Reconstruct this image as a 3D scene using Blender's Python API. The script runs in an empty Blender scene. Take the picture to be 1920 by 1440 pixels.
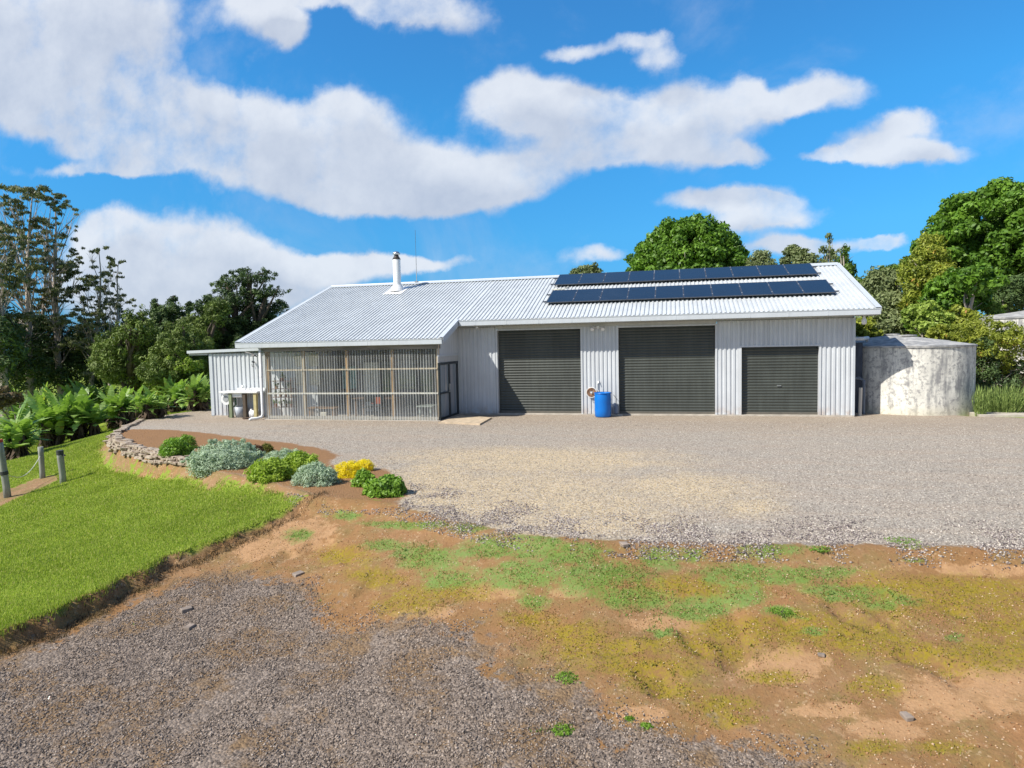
import bpy, math, random
import numpy as np
from mathutils import Vector, Matrix
random.seed(7)
RNG = np.random.default_rng(11)
sc = bpy.context.scene
COL = sc.collection
PI = math.pi

# ------------------------------------------------------------------ camera
F, H = 1214.5, 2.68                      # focal length in pixels of a 1920 wide frame, eye height
_p, _r, _y = [math.radians(a) for a in (3.575, 1.18, 13.79)]
FW = np.array([-math.sin(_y)*math.cos(_p), math.cos(_y)*math.cos(_p), -math.sin(_p)])
_rt = np.array([math.cos(_y), math.sin(_y), 0.0]); _up = np.cross(_rt, FW)
RT = _rt*math.cos(_r) - _up*math.sin(_r); UP = _up*math.cos(_r) + _rt*math.sin(_r)
EYE = np.array([0, 0, H])
cam = bpy.data.cameras.new('camera'); camo = bpy.data.objects.new('camera', cam); COL.objects.link(camo)
cam.sensor_width = 36; cam.lens = F/1920*36; cam.clip_end = 6000; cam.clip_start = 0.1
M = Matrix(((RT[0], UP[0], -FW[0], 0), (RT[1], UP[1], -FW[1], 0), (RT[2], UP[2], -FW[2], H), (0, 0, 0, 1)))
camo.matrix_world = M
sc.camera = camo

def ray(x, y):
    d = FW*F + RT*(x-960) - UP*(y-720)
    return d/np.linalg.norm(d)
def atz(x, y, z=0):
    d = ray(x, y); return EYE + d*(z-H)/d[2]
def atY(x, y, Y):
    d = ray(x, y); return EYE + d*Y/d[1]
def atD(x, y, D):                        # at horizontal distance D
    d = ray(x, y); return EYE + d*D/math.hypot(d[0], d[1])

# ------------------------------------------------------------------ objects
def tag(o, label=None, cat=None, group=None, kind=None):
    if label: o['label'] = label
    if cat: o['category'] = cat
    if group: o['group'] = group
    if kind: o['kind'] = kind
    return o
def thing(name, label, cat, loc=(0, 0, 0), group=None, rz=0):
    o = bpy.data.objects.new(name, None); COL.objects.link(o)
    o.location = [float(v) for v in loc]; o.rotation_euler = (0, 0, rz); o.empty_display_size = .2
    return tag(o, label, cat, group)
def link(name, me, mats, parent=None, local=False):
    o = bpy.data.objects.new(name, me); COL.objects.link(o)
    for m in (mats if isinstance(mats, (list, tuple)) else [mats]): me.materials.append(m)
    if parent is not None:
        o.parent = parent
        if not local:                    # vertices given in world coordinates
            L = Matrix.LocRotScale(parent.location, parent.rotation_euler, parent.scale)
            if parent.parent is not None:
                L = Matrix.LocRotScale(parent.parent.location, parent.parent.rotation_euler, parent.parent.scale) @ L
            me.transform(L.inverted())
    return o
def mesh_np(name, V, faces, smooth=False, tint=None):
    """faces: (n,k) array of equal sized polygons"""
    me = bpy.data.meshes.new(name)
    V = np.asarray(V, dtype=np.float32); faces = np.asarray(faces, dtype=np.int32)
    n, k = faces.shape
    me.vertices.add(len(V)); me.vertices.foreach_set('co', V.ravel())
    me.loops.add(n*k); me.loops.foreach_set('vertex_index', faces.ravel())
    me.polygons.add(n)
    me.polygons.foreach_set('loop_start', np.arange(0, n*k, k, dtype=np.int32))
    try: me.polygons.foreach_set('loop_total', np.full(n, k, dtype=np.int32))
    except Exception: pass
    if smooth: me.polygons.foreach_set('use_smooth', np.ones(n, dtype=bool))
    if tint is not None:
        a = me.attributes.new('tint', 'FLOAT', 'POINT'); a.data.foreach_set('value', np.asarray(tint, dtype=np.float32))
    me.update(calc_edges=True)
    return me
class MB:
    def __init__(s): s.v = []; s.f = []
    def quad(s, a, b, c, d):
        i = len(s.v); s.v += [tuple(a), tuple(b), tuple(c), tuple(d)]; s.f.append((i, i+1, i+2, i+3)); return s
    def box(s, x0, x1, y0, y1, z0, z1):
        i = len(s.v)
        s.v += [(x, y, z) for z in (z0, z1) for y in (y0, y1) for x in (x0, x1)]
        for q in ((0, 2, 3, 1), (4, 5, 7, 6), (0, 1, 5, 4), (2, 6, 7, 3), (0, 4, 6, 2), (1, 3, 7, 5)): s.f.append(tuple(i+k for k in q))
        return s
    def beam(s, a, b, w, h, up=(0, 0, 1)):
        a = Vector(a); b = Vector(b); d = (b-a).normalized(); u = Vector(up)
        sd = d.cross(u)
        if sd.length < 1e-4: sd = d.cross(Vector((0, 1, 0)))
        sd.normalize(); u = sd.cross(d).normalized(); i = len(s.v)
        for p in (a, b):
            for q, r in ((-1, -1), (1, -1), (1, 1), (-1, 1)): s.v.append(tuple(p+sd*(q*w/2)+u*(r*h/2)))
        for q in ((0, 1, 2, 3), (7, 6, 5, 4), (0, 4, 5, 1), (1, 5, 6, 2), (2, 6, 7, 3), (3, 7, 4, 0)): s.f.append(tuple(i+k for k in q))
        return s
    def tube(s, pts, rad, n=8, cap=True):
        pts = [Vector(p) for p in pts]
        if not isinstance(rad, (list, tuple, np.ndarray)): rad = [rad]*len(pts)
        base = len(s.v); ref = None
        for i, p in enumerate(pts):
            d = (pts[min(i+1, len(pts)-1)] - pts[max(i-1, 0)])
            d = d.normalized() if d.length > 1e-9 else Vector((0, 0, 1))
            if ref is None: ref = Vector((1, 0, 0)) if abs(d.x) < .8 else Vector((0, 1, 0))
            u = (ref - d*ref.dot(d)).normalized(); ref = u; w = d.cross(u)
            for k in range(n):
                a = 2*PI*k/n; s.v.append(tuple(p + (u*math.cos(a)+w*math.sin(a))*rad[i]))
        for i in range(len(pts)-1):
            for k in range(n):
                a = base+i*n+k; b = base+i*n+(k+1) % n; s.f.append((a, b, b+n, a+n))
        if cap:
            s.f.append(tuple(base+k for k in reversed(range(n)))); s.f.append(tuple(base+(len(pts)-1)*n+k for k in range(n)))
        return s
    def lathe(s, c, prof, n=32):
        base = len(s.v)
        for r, z in prof:
            for k in range(n):
                a = 2*PI*k/n; s.v.append((c[0]+r*math.cos(a), c[1]+r*math.sin(a), c[2]+z))
        for i in range(len(prof)-1):
            for k in range(n):
                a = base+i*n+k; b = base+i*n+(k+1) % n; s.f.append((a, b, b+n, a+n))
        return s
    def rocks(s, cs):                      # list of (centre, (rx,ry,rz), rotz)
        for c, r, rz in cs:
            i = len(s.v); cz, sz = math.cos(rz), math.sin(rz)
            for x in (-1, 1):
                for y in (-1, 1):
                    for z in (-1, 1):
                        X = x*r[0]*random.uniform(.75, 1.1); Y = y*r[1]*random.uniform(.75, 1.1); Z = z*r[2]*random.uniform(.75, 1.1)
                        s.v.append((c[0]+X*cz-Y*sz, c[1]+X*sz+Y*cz, c[2]+Z))
            for q in ((0, 1, 3, 2), (4, 6, 7, 5), (0, 4, 5, 1), (2, 3, 7, 6), (0, 2, 6, 4), (1, 5, 7, 3)): s.f.append(tuple(i+k for k in q))
        return s
    def build(s, name, mat, parent=None, smooth=False, bevel=0, local=False):
        me = bpy.data.meshes.new(name); me.from_pydata(s.v, [], s.f); me.update()
        if smooth:
            me.polygons.foreach_set('use_smooth', [len(p.vertices) == 4 for p in me.polygons])
        o = link(name, me, mat, parent, local)
        if bevel:
            b = o.modifiers.new('bevel', 'BEVEL'); b.width = bevel; b.segments = 2; b.limit_method = 'ANGLE'
        return o

# ------------------------------------------------------------------ materials
class NT:
    def __init__(s, name):
        s.m = bpy.data.materials.new(name); s.m.use_nodes = True; s.t = s.m.node_tree
        s.bsdf = s.t.nodes['Principled BSDF']; s.out = s.t.nodes['Material Output']
    def n(s, typ, **kw):
        nd = s.t.nodes.new(typ)
        for k, v in kw.items(): setattr(nd, k, v)
        return nd
    def set(s, sock, v):
        if isinstance(v, bpy.types.NodeSocket): s.t.links.new(v, sock)
        elif isinstance(v, (tuple, list)) and len(v) == 3 and sock.type == 'RGBA': sock.default_value = (*v, 1)
        else: sock.default_value = v
    def pos(s, scale=(1, 1, 1), rot=(0, 0, 0), obj=False):
        if obj: o = s.n('ShaderNodeTexCoord').outputs['Object']
        else: o = s.n('ShaderNodeNewGeometry').outputs['Position']
        mp = s.n('ShaderNodeMapping'); s.set(mp.inputs['Vector'], o); mp.inputs['Scale'].default_value = scale; mp.inputs['Rotation'].default_value = rot
        return mp.outputs[0]
    def noise(s, scale, detail=4, vec=None, rough=.55, dist=0):
        nd = s.n('ShaderNodeTexNoise'); nd.inputs['Scale'].default_value = scale; nd.inputs['Detail'].default_value = detail
        nd.inputs['Roughness'].default_value = rough; nd.inputs['Distortion'].default_value = dist
        if vec is None: vec = s.pos()
        s.set(nd.inputs['Vector'], vec); return nd.outputs['Fac']
    def vor(s, scale, vec=None, feature='F1'):
        nd = s.n('ShaderNodeTexVoronoi'); nd.feature = feature; nd.inputs['Scale'].default_value = scale
        if vec is None: vec = s.pos()
        s.set(nd.inputs['Vector'], vec); return nd
    def math(s, op, a, b=0.0, c=0.0, clamp=False):
        nd = s.n('ShaderNodeMath', operation=op, use_clamp=clamp)
        s.set(nd.inputs[0], a); s.set(nd.inputs[1], b); s.set(nd.inputs[2], c); return nd.outputs[0]
    def rng(s, v, a, b, c=0.0, d=1.0, smooth=True):
        nd = s.n('ShaderNodeMapRange', interpolation_type='SMOOTHSTEP' if smooth else 'LINEAR')
        s.set(nd.inputs[0], v)
        for i, q in enumerate((a, b, c, d)): nd.inputs[i+1].default_value = q
        return nd.outputs[0]
    def mix(s, f, a, b, mode='MIX'):
        nd = s.n('ShaderNodeMix', data_type='RGBA', blend_type=mode)
        s.set(nd.inputs[0], f); s.set(nd.inputs[6], a); s.set(nd.inputs[7], b); return nd.outputs[2]
    def ramp(s, v, stops):
        nd = s.n('ShaderNodeValToRGB'); cr = nd.color_ramp
        while len(cr.elements) < len(stops): cr.elements.new(.5)
        for e, (p, c) in zip(cr.elements, stops): e.position = p; e.color = (*c, 1)
        s.set(nd.inputs[0], v); return nd.outputs[0]
    def attr(s, name, out='Fac'):
        nd = s.n('ShaderNodeAttribute'); nd.attribute_name = name; return nd.outputs[out]
    def bump(s, h, strength=.5, dist=.01, prev=None):
        nd = s.n('ShaderNodeBump'); nd.inputs['Strength'].default_value = strength; nd.inputs['Distance'].default_value = dist
        s.set(nd.inputs['Height'], h)
        if prev is not None: s.set(nd.inputs['Normal'], prev)
        s.set(s.bsdf.inputs['Normal'], nd.outputs[0]); return nd.outputs[0]
    def p(s, **kw):
        for k, v in kw.items():
            k = {'color': 'Base Color', 'rough': 'Roughness', 'metal': 'Metallic', 'spec': 'Specular IOR Level'}.get(k, k); s.set(s.bsdf.inputs[k], v)
        return s
MATS = {}
def simple(name, col, rough=.6, metal=0, var=.12, nscale=6, bump=0, spec=.5, stretch=(1, 1, 1)):
    if name in MATS: return MATS[name]
    t = NT(name); f = t.noise(nscale, 5, t.pos(stretch, obj=True))
    d = tuple(c*(1-var) for c in col); l = tuple(min(1, c*(1+var)) for c in col)
    t.p(color=t.mix(t.rng(f, .3, .7), d, l), rough=rough, metal=metal, spec=spec)
    if bump: t.bump(f, bump, .01)
    MATS[name] = t.m; return t.m
def leafmat(name, dark, light, trans=.25, rough=.55, nscale=.6, old=None):
    if name in MATS: return MATS[name]
    t = NT(name); ti = t.attr('tint')
    f = t.math('ADD', t.math('MULTIPLY', ti, .6), t.math('MULTIPLY', t.noise(nscale, 3), .55))
    c = t.mix(t.rng(f, .25, .95, smooth=False), dark, light)
    if old: c = t.mix(t.rng(ti, .9, .97), c, old)
    t.p(color=c, rough=rough, spec=.3)
    tr = t.n('ShaderNodeBsdfTranslucent'); t.set(tr.inputs[0], t.mix(1.0, c, (1.0, 1.15, .5), 'MULTIPLY'))
    mx = t.n('ShaderNodeMixShader'); mx.inputs[0].default_value = trans
    t.set(mx.inputs[1], t.bsdf.outputs[0]); t.set(mx.inputs[2], tr.outputs[0]); t.set(t.out.inputs[0], mx.outputs[0])
    MATS[name] = t.m; return t.m
# ------------------------------------------------------------------ terrain
_lat = np.random.default_rng(5).random((256, 256))
def vn(x, y, s, o=0):
    x = np.asarray(x)*s+o*17.3+500; y = np.asarray(y)*s+o*9.1+500
    xi = np.floor(x).astype(int); yi = np.floor(y).astype(int); fx = x-xi; fy = y-yi
    fx = fx*fx*(3-2*fx); fy = fy*fy*(3-2*fy); a = xi % 256; b = yi % 256; a1 = (a+1) % 256; b1 = (b+1) % 256
    return (_lat[a, b]*(1-fx)+_lat[a1, b]*fx)*(1-fy)+(_lat[a, b1]*(1-fx)+_lat[a1, b1]*fx)*fy
def fb(x, y, s, o=0, k=4):
    r = 0; a = 1; t = 0
    for i in range(k): r = r+a*vn(x, y, s*2**i, o+i); t += a; a *= .5
    return r/t
def ss(x, a, b):
    t = np.clip((x-a)/(b-a), 0, 1); return t*t*(3-2*t)
def sdist(X, Y, P):                       # signed distance, positive inside
    d = np.full(X.shape, 1e9); ins = np.zeros(X.shape, bool); n = len(P)
    for i in range(n):
        x0, y0 = P[i]; x1, y1 = P[(i+1) % n]; ex, ey = x1-x0, y1-y0
        t = np.clip(((X-x0)*ex+(Y-y0)*ey)/(ex*ex+ey*ey+1e-12), 0, 1)
        d = np.minimum(d, np.hypot(X-x0-t*ex, Y-y0-t*ey))
        c = ((y0 > Y) != (y1 > Y)) & (X < (x1-x0)*(Y-y0)/(y1-y0+1e-12)+x0); ins ^= c
    return np.where(ins, d, -d)
def pxs(L, z=None): return [tuple(atz(*(q if len(q) == 3 else (q[0], q[1], z)))[:2]) for q in L]
PADEDGE = [(1920, 1027), (1700, 1022), (1500, 1018), (1350, 1016), (1200, 1014), (1080, 1009), (1000, 1002), (920, 990), (850, 975), (790, 958), (750, 945)]
pad_poly = [(45, 24), (45, 7)] + pxs(PADEDGE, 0) + pxs([(690, 938), (640, 935), (590, 930), (540, 914), (470, 897), (420, 887), (380, 870), (330, 859), (290, 849), (248, 839), (226, 829), (216, 816), (240, 800), (262, 790), (310, 779), (400, 766)], -.02) + [(-18.6, 26), (5, 26), (11, 23.6)]
SCARP = [(612, 944, -.22), (552, 966, -.28), (495, 988, -.34), (450, 1005, -.40), (406, 1023, -.46), (362, 1041, -.5), (320, 1052, -.55), (285, 1078, -.58), (240, 1092, -.6), (200, 1118, -.62), (150, 1135, -.65), (110, 1160, -.66), (60, 1172, -.68), (0, 1196, -.7)]
low_poly = [(45, 7)] + pxs(PADEDGE, 0) + pxs([(690, 938, 0), (640, 936, -.1)]) + pxs(SCARP) + pxs([(-150, 1260, -.75)]) + [(-13, 2), (-14, -12), (45, -12)]
BED = pxs([(204, 812), (250, 806), (330, 808), (400, 815), (480, 826), (545, 833), (600, 842), (640, 856), (615, 868), (640, 885), (720, 880), (752, 905), (765, 930), (740, 948), (640, 940), (590, 932), (540, 914), (470, 897), (420, 887), (380, 870), (330, 859), (290, 849), (248, 839), (226, 829)], -.02)
DRIVE = pxs([(-200, 1310, -.8), (0, 1220, -.8), (120, 1182, -.8), (250, 1130, -.75), (330, 1096, -.7), (400, 1080, -.7), (480, 1076, -.65), (560, 1090, -.62), (610, 1130, -.65), (640, 1175, -.7), (760, 1165, -.7), (880, 1195, -.72), (950, 1262, -.78), (1090, 1285, -.8), (1160, 1352, -.85), (1300, 1368, -.85), (1450, 1400, -.85), (1580, 1445, -.85)]) + [(6, -12), (-14, -12), (-13, 2)]
def tps(ctrl):
    P = np.array([[*atz(*c)[:2], c[2]] if len(c) == 3 else c[:3] for c in ctrl], float)
    n = len(P); A = np.zeros((n+3, n+3)); d = np.hypot(P[:, None, 0]-P[None, :, 0], P[:, None, 1]-P[None, :, 1])
    A[:n, :n] = np.where(d > 0, d*d*np.log(d+1e-9), 0)+np.eye(n)*.8; A[:n, n] = 1; A[:n, n+1:] = P[:, :2]; A[n, :n] = 1; A[n+1:, :n] = P[:, :2].T
    w = np.linalg.solve(A, np.concatenate([P[:, 2], [0, 0, 0]]))
    def f(X, Y):
        r = w[n]+w[n+1]*X+w[n+2]*Y
        for i in range(n):
            d = np.hypot(X-P[i, 0], Y-P[i, 1]); r = r+w[i]*d*d*np.log(d+1e-9)
        return r
    return f
f_low = tps([(q[0], q[1], -.02) for q in PADEDGE] + [(640, 940, -.12), (1900, 1100, -.3), (1400, 1100, -.32), (1000, 1100, -.32), (700, 1050, -.4), (1900, 1300, -.62), (1400, 1250, -.66), (1000, 1250, -.75), (600, 1150, -.75), (450, 1050, -.58), (560, 975, -.30), (300, 1120, -.74), (100, 1200, -.86), (0, 1300, -.92), (1000, 1430, -.92), (1900, 1440, -.8), (500, 1430, -1.0), (-14, -8, -1.1, 0), (20, -8, -.9, 0), (20, 6, -.4, 0)])
f_out = tps([(300, 960, -.52), (150, 1000, -.74), (450, 940, -.25), (200, 930, -.80), (350, 910, -.36), (520, 948, -.19), (100, 1060, -.66), (270, 890, -.55), (590, 938, -.10), (470, 900, -.12), (420, 888, -.16), (375, 875, -.24), (230, 858, -.55), (190, 845, -.6), (180, 820, -.7), (250, 785, -.75), (400, 765, -.3), (400, 1005, -.38), (480, 970, -.28), (250, 1080, -.50), (100, 1150, -.6), (0, 1190, -.65), (118, 903, -1.05), (15, 930, -1.15), (23, 859, -1.45), (159, 820, -1.3), (284, 783, -.95), (338, 765, -.6),
    (-40, 50, -2, 0), (-20, 45, -.8, 0), (0, 36, 0, 0), (0, 60, .2, 0), (12, 24, 0, 0), (15, 23, .05, 0), (22, 22, .1, 0), (20, 28, 1.3, 0), (26, 34, 2, 0), (12.5, 27.3, .1, 0), (13.5, 30, 1.0, 0), (12, 34, 1.2, 0), (17, 30, 1.5, 0), (-16, -6, -1.2, 0), (-30, 10, -1.8, 0), (40, 50, 2.0, 0)])
def hT(X, Y):
    X = np.asarray(X, float); Y = np.asarray(Y, float)
    sp = sdist(X, Y, pad_poly); sl = sdist(X, Y, low_poly)
    wob = (fb(X, Y, 2.2, 3)-.5)
    zo = np.clip(f_out(X, Y), -3, 3.5); far = ss(np.hypot(X, Y), 60, 140); zo = zo*(1-far)-1.0*far+(fb(X, Y, .6, 8)-.5)*.1
    zl = np.clip(f_low(X, Y), -1.2, .03)
    bank = ss(sl+wob*.9, .5, 1.5)*(1-ss(sl, 3, 4))
    zl = zl+(fb(X, Y, .6, 1)-.5)*.14*ss(sl, 0, 1)+(fb(X, Y, 3.2, 2)-.5)*.035+(fb(X, Y, 7, 5)-.5)*.02
    sdv = sdist(X, Y, DRIVE); bk = 1-ss(sdv, -.6, .3); zl = zl-.07*ss(fb(X, Y, .9, 33), .50, .53)*ss(sl, .6, 1.2)*bk
    zp = (fb(X, Y, .35, 6)-.5)*.05+(fb(X, Y, 3, 7)-.5)*.012
    zp = zp*(1-ss(Y, 20.5, 21.3))
    ml = ss(sl+wob*.35, -.14, .02); mp = ss(sp+wob*.10, -.42, .0)
    z = zo*(1-ml)+zl*ml
    z = z*(1-mp)+zp*mp
    return z
def h1(x, y): return float(hT(np.array([x]), np.array([y]))[0])
def atT(px, py):
    d = ray(px, py); ts = np.concatenate([np.arange(4, 60, .12), np.arange(60, 200, 1.)])
    Z = H+ts*d[2]-hT(ts*d[0], ts*d[1]); k = np.nonzero(Z < 0)[0]
    if not len(k) or k[0] == 0: t = 60.
    else:
        i = k[0]; t = ts[i-1]+(ts[i]-ts[i-1])*Z[i-1]/(Z[i-1]-Z[i])
    P = EYE+d*t; return np.array([P[0], P[1], h1(P[0], P[1])])
def ellmask(X, Y, L):
    r = np.zeros(X.shape)
    for px, py, rx, ry in L:
        c = atT(px, py)[:2]; a = atT(px+rx, py)[:2]-c; b = atT(px, py-ry)[:2]-c
        Mi = np.linalg.inv(np.array([a, b]).T); u = Mi[0, 0]*(X-c[0])+Mi[0, 1]*(Y-c[1]); v = Mi[1, 0]*(X-c[0])+Mi[1, 1]*(Y-c[1])
        r = np.maximum(r, 1-.5*np.hypot(u, v))
    return np.clip(r, 0, 1)               # .5 on the ellipse
MOSS = [(560, 1003, 28, 13), (650, 968, 34, 9), (760, 985, 80, 8), (715, 1022, 34, 10), (800, 1045, 60, 20), (840, 1085, 52, 24), (925, 1030, 60, 20), (1000, 1028, 60, 24), (980, 1075, 75, 25), (1070, 1040, 80, 22), (1130, 1080, 85, 34), (1180, 1120, 75, 22), (1000, 1130, 26, 20), (1235, 1045, 50, 20), (1300, 1040, 30, 12), (1305, 1145, 55, 24), (1385, 1078, 75, 20), (1480, 1080, 90, 16), (1400, 1118, 50, 16), (1450, 1030, 55, 10), (1590, 1113, 75, 14), (1680, 1130, 60, 12), (1450, 1145, 30, 10), (1560, 1072, 36, 8), (1060, 1270, 20, 10), (880, 988, 34, 7), (1200, 1008, 100, 5), (1480, 1160, 30, 9), (1525, 1183, 26, 8), (1240, 1190, 30, 7), (1715, 1023, 30, 5), (1720, 1050, 24, 6), (1060, 1365, 16, 10), (1180, 1352, 10, 6), (1210, 1365, 14, 6), (1790, 1195, 16, 8), (1020, 1370, 14, 6)]
BARE = [(1850, 1290, 170, 45), (1500, 1235, 70, 26), (1450, 1262, 90, 20), (1200, 1340, 60, 18), (1070, 1110, 40, 12), (1240, 1170, 80, 14), (1560, 1330, 70, 14), (1680, 1370, 90, 22), (560, 1000, 60, 30), (480, 1030, 40, 20), (920, 1110, 50, 14), (1830, 1070, 140, 16), (800, 1150, 70, 12)]
YM = [(830, 1110, 90, 18), (760, 1130, 60, 20), (1080, 1190, 70, 24), (1200, 1250, 110, 26), (1250, 1300, 80, 18), (1350, 1170, 60, 16), (1580, 1190, 130, 24), (1700, 1220, 110, 22), (1850, 1230, 120, 28), (1800, 1130, 160, 26), (1640, 1290, 50, 20), (1350, 1320, 70, 18), (1450, 1270, 50, 12), (1330, 1210, 80, 14), (1640, 1400, 50, 14), (1900, 1180, 100, 26), (1380, 1350, 50, 10), (1760, 1400, 50, 14), (990, 1160, 50, 14), (1500, 1180, 200, 30), (1750, 1100, 200, 24), (1150, 1220, 120, 24), (700, 1085, 60, 18), (640, 1040, 50, 14), (1300, 1100, 120, 20)]
TAN = [(960, 930, 260, 52), (1120, 960, 150, 38), (820, 905, 100, 40), (1280, 915, 150, 26), (1000, 862, 260, 22), (1400, 950, 60, 18)]
def axis(lo, a, b, hi, st, g=1.13):
    L = list(np.arange(a, b+1e-6, st)); s = st; x = a; A = []
    while x > lo: s *= g; x -= s; A.append(x)
    s = st; x = b; B = []
    while x < hi: s *= g; x += s; B.append(x)
    return np.array(A[::-1]+L+B)
gx = axis(-2500, -17.5, 13.5, 2500, .075); gy = axis(-60, 2.6, 20.4, 3000, .075)
GX, GY = np.meshgrid(gx, gy, indexing='ij'); fx, fy = GX.ravel(), GY.ravel()
GZ = hT(fx, fy)
sd_pad = sdist(fx, fy, pad_poly); sd_low = sdist(fx, fy, low_poly); sd_drv = sdist(fx, fy, DRIVE); sd_bed = sdist(fx, fy, BED)
# soil strip at the fence posts and foot of the bed
strip = pxs([(-60, 940, -1.15), (0, 915, -1.1), (60, 898, -1.08), (105, 892, -1.05), (115, 902, -1.05), (70, 918, -1.1), (20, 940, -1.12), (-60, 975, -1.15)])
sd_st = sdist(fx, fy, strip)
foot = pxs([(196, 822, -.5), (184, 838, -.55), (196, 862, -.55), (262, 884, -.52), (350, 900, -.40), (420, 910, -.25), (500, 922, -.18), (588, 936, -.10), (590, 925, -.2), (470, 890, -.3), (330, 860, -.3)])
bank_r = [(10.5, 24.5), (13.2, 23.2), (40, 22.5), (40, 40), (10.5, 40)]
sd_soil2 = np.maximum(np.maximum(sd_st, sdist(fx, fy, foot)), sdist(fx, fy, bank_r))
sd_soil2 = np.where((fx < -5.3) & (fy < 19) & (fy > 6), np.maximum(sd_soil2, sd_pad+np.where(fx > -9.5, .24, .36)), sd_soil2)
mnear = (np.abs(fx) < 40) & (fy > -5) & (fy < 60)
def em(L):
    r = np.zeros(len(fx)); r[mnear] = ellmask(fx[mnear], fy[mnear], L); return r
moss, bare, ym, tan_ = em(MOSS), em(BARE), em(YM), em(TAN)
enc = lambda s, k=.5: np.clip(.5+s*k, 0, 1)
colA = np.stack([enc(sd_pad), enc(sd_low), enc(sd_drv), enc(sd_bed)], 1)
colB = np.stack([moss, bare, ym, tan_], 1)
colC = np.stack([enc(sd_soil2), enc(np.zeros_like(fx)), enc(np.zeros_like(fx)), np.ones_like(fx)], 1)
nx, ny = len(gx), len(gy)
ii, jj = np.meshgrid(np.arange(nx-1), np.arange(ny-1), indexing='ij')
v00 = (ii*ny+jj).ravel(); FC = np.stack([v00, v00+ny, v00+ny+1, v00+1], 1)
def fmean(a): return a[FC].mean(1)
mp_, ml_, md_, mb_ = fmean(sd_pad), fmean(sd_low), fmean(sd_drv), fmean(sd_bed)
fxm, fym = fmean(fx), fmean(fy)
zone = np.zeros(len(FC), int)            # 0 grass
zone[ml_ > 0] = 1                         # soil bank
zone[(ml_ > 0) & (md_ > 0)] = 2           # driveway
zone[(mp_ > 0)] = 3                       # yard
zone[(mb_ > 0)] = 4                       # bed
zone[(zone == 0) & (fxm < -4) & (fym < 40) & (fxm > -60)] = 5
names = ['ground', 'soil_bank', 'gravel_driveway', 'gravel_yard', 'garden_bed', 'lawn']
def ground_material():
    t = NT('ground_cover'); P = t.pos()
    A = t.n('ShaderNodeAttribute'); A.attribute_name = 'zoneA'; B = t.n('ShaderNodeAttribute'); B.attribute_name = 'zoneB'; Cc = t.n('ShaderNodeAttribute'); Cc.attribute_name = 'zoneC'
    sA = t.n('ShaderNodeSeparateColor'); t.set(sA.inputs[0], A.outputs['Color']); sB = t.n('ShaderNodeSeparateColor'); t.set(sB.inputs[0], B.outputs['Color']); sC = t.n('ShaderNodeSeparateColor'); t.set(sC.inputs[0], Cc.outputs['Color'])
    pad, low, drv = sA.outputs[0], sA.outputs[1], sA.outputs[2]; bed = A.outputs['Alpha']
    mo, ba, yl = sB.outputs[0], sB.outputs[1], sB.outputs[2]; ta = B.outputs['Alpha']; so = sC.outputs[0]
    n1 = t.noise(1.3, 6, P, .65); n2 = t.noise(6, 6, P, .7); n3 = t.noise(28, 4, P, .7); nb = t.noise(.35, 4, P)
    wob = t.math('ADD', t.math('MULTIPLY', t.math('SUBTRACT', n1, .5), .55), t.math('MULTIPLY', t.math('SUBTRACT', n2, .5), .5))
    def mask(v, k=1.0, e=.04): return t.rng(t.math('MULTIPLY_ADD', wob, k, v), .5-e, .5+e)
    # stones: two voronoi sizes, colour by cell
    v1 = t.vor(38, P); v2 = t.vor(70, P)
    g1 = t.n('ShaderNodeSeparateColor'); t.set(g1.inputs[0], v1.outputs['Color']); g2 = t.n('ShaderNodeSeparateColor'); t.set(g2.inputs[0], v2.outputs['Color'])
    cell = t.math('ADD', t.math('MULTIPLY', g1.outputs[0], .6), t.math('MULTIPLY', g2.outputs[1], .4))
    drive = t.ramp(cell, [(.0, (.05, .038, .032)), (.3, (.155, .124, .10)), (.65, (.245, .195, .158)), (1, (.40, .33, .27))])
    drive = t.mix(t.rng(t.math('ADD', n1, t.math('MULTIPLY', n2, .35)), .62, .80), drive, t.mix(g1.outputs[1], (.13, .085, .05), (.27, .18, .10)))
    yard = t.ramp(cell, [(.0, (.13, .11, .09)), (.3, (.31, .27, .225)), (.7, (.43, .38, .315)), (1, (.64, .58, .49))])
    yard = t.mix(t.rng(t.noise(.9, 5, t.pos((.35, 1.9, 1))), .40, .66, 0, .75), yard, t.ramp(cell, [(0, (.2, .15, .11)), (.5, (.40, .33, .26)), (1, (.55, .47, .38))]))
    zw = t.n('ShaderNodeSeparateXYZ'); t.set(zw.inputs[0], P); yard = t.mix(t.math('MULTIPLY', t.rng(t.math('MULTIPLY_ADD', wob, 2.5, zw.outputs[1]), 18.5, 21.5), .45), yard, t.ramp(cell, [(0, (.17, .12, .085)), (.5, (.33, .26, .19)), (1, (.48, .40, .31))]))
    tanc = t.ramp(cell, [(.0, (.22, .165, .10)), (.35, (.48, .37, .23)), (.7, (.61, .49, .32)), (1, (.78, .67, .49))])
    tm = t.math('MULTIPLY', t.rng(t.math('MULTIPLY_ADD', wob, 1.3, ta), .22, .80), t.rng(t.noise(1.7, 6, P, .7), .3, .65, .65, 1))
    yard = t.mix(tm, yard, tanc)
    # dark coarse stones at the rim of the yard
    rim = t.math('MULTIPLY', t.rng(pad, .72, .52), t.rng(t.math('ADD', n2, t.math('MULTIPLY', n1, .5)), .70, .88))
    yard = t.mix(t.math('MULTIPLY', rim, .4), yard, t.ramp(cell, [(0, (.035, .03, .035)), (.6, (.16, .13, .14)), (1, (.42, .37, .36))]))
    # soil
    soil = t.mix(n3, t.mix(n2, (.16, .090, .045), (.33, .195, .10)), t.mix(n1, (.24, .155, .085), (.42, .26, .135)))
    soil = t.mix(t.rng(nb, .42, .62, 0, .6), soil, (.33, .155, .06))
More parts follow.
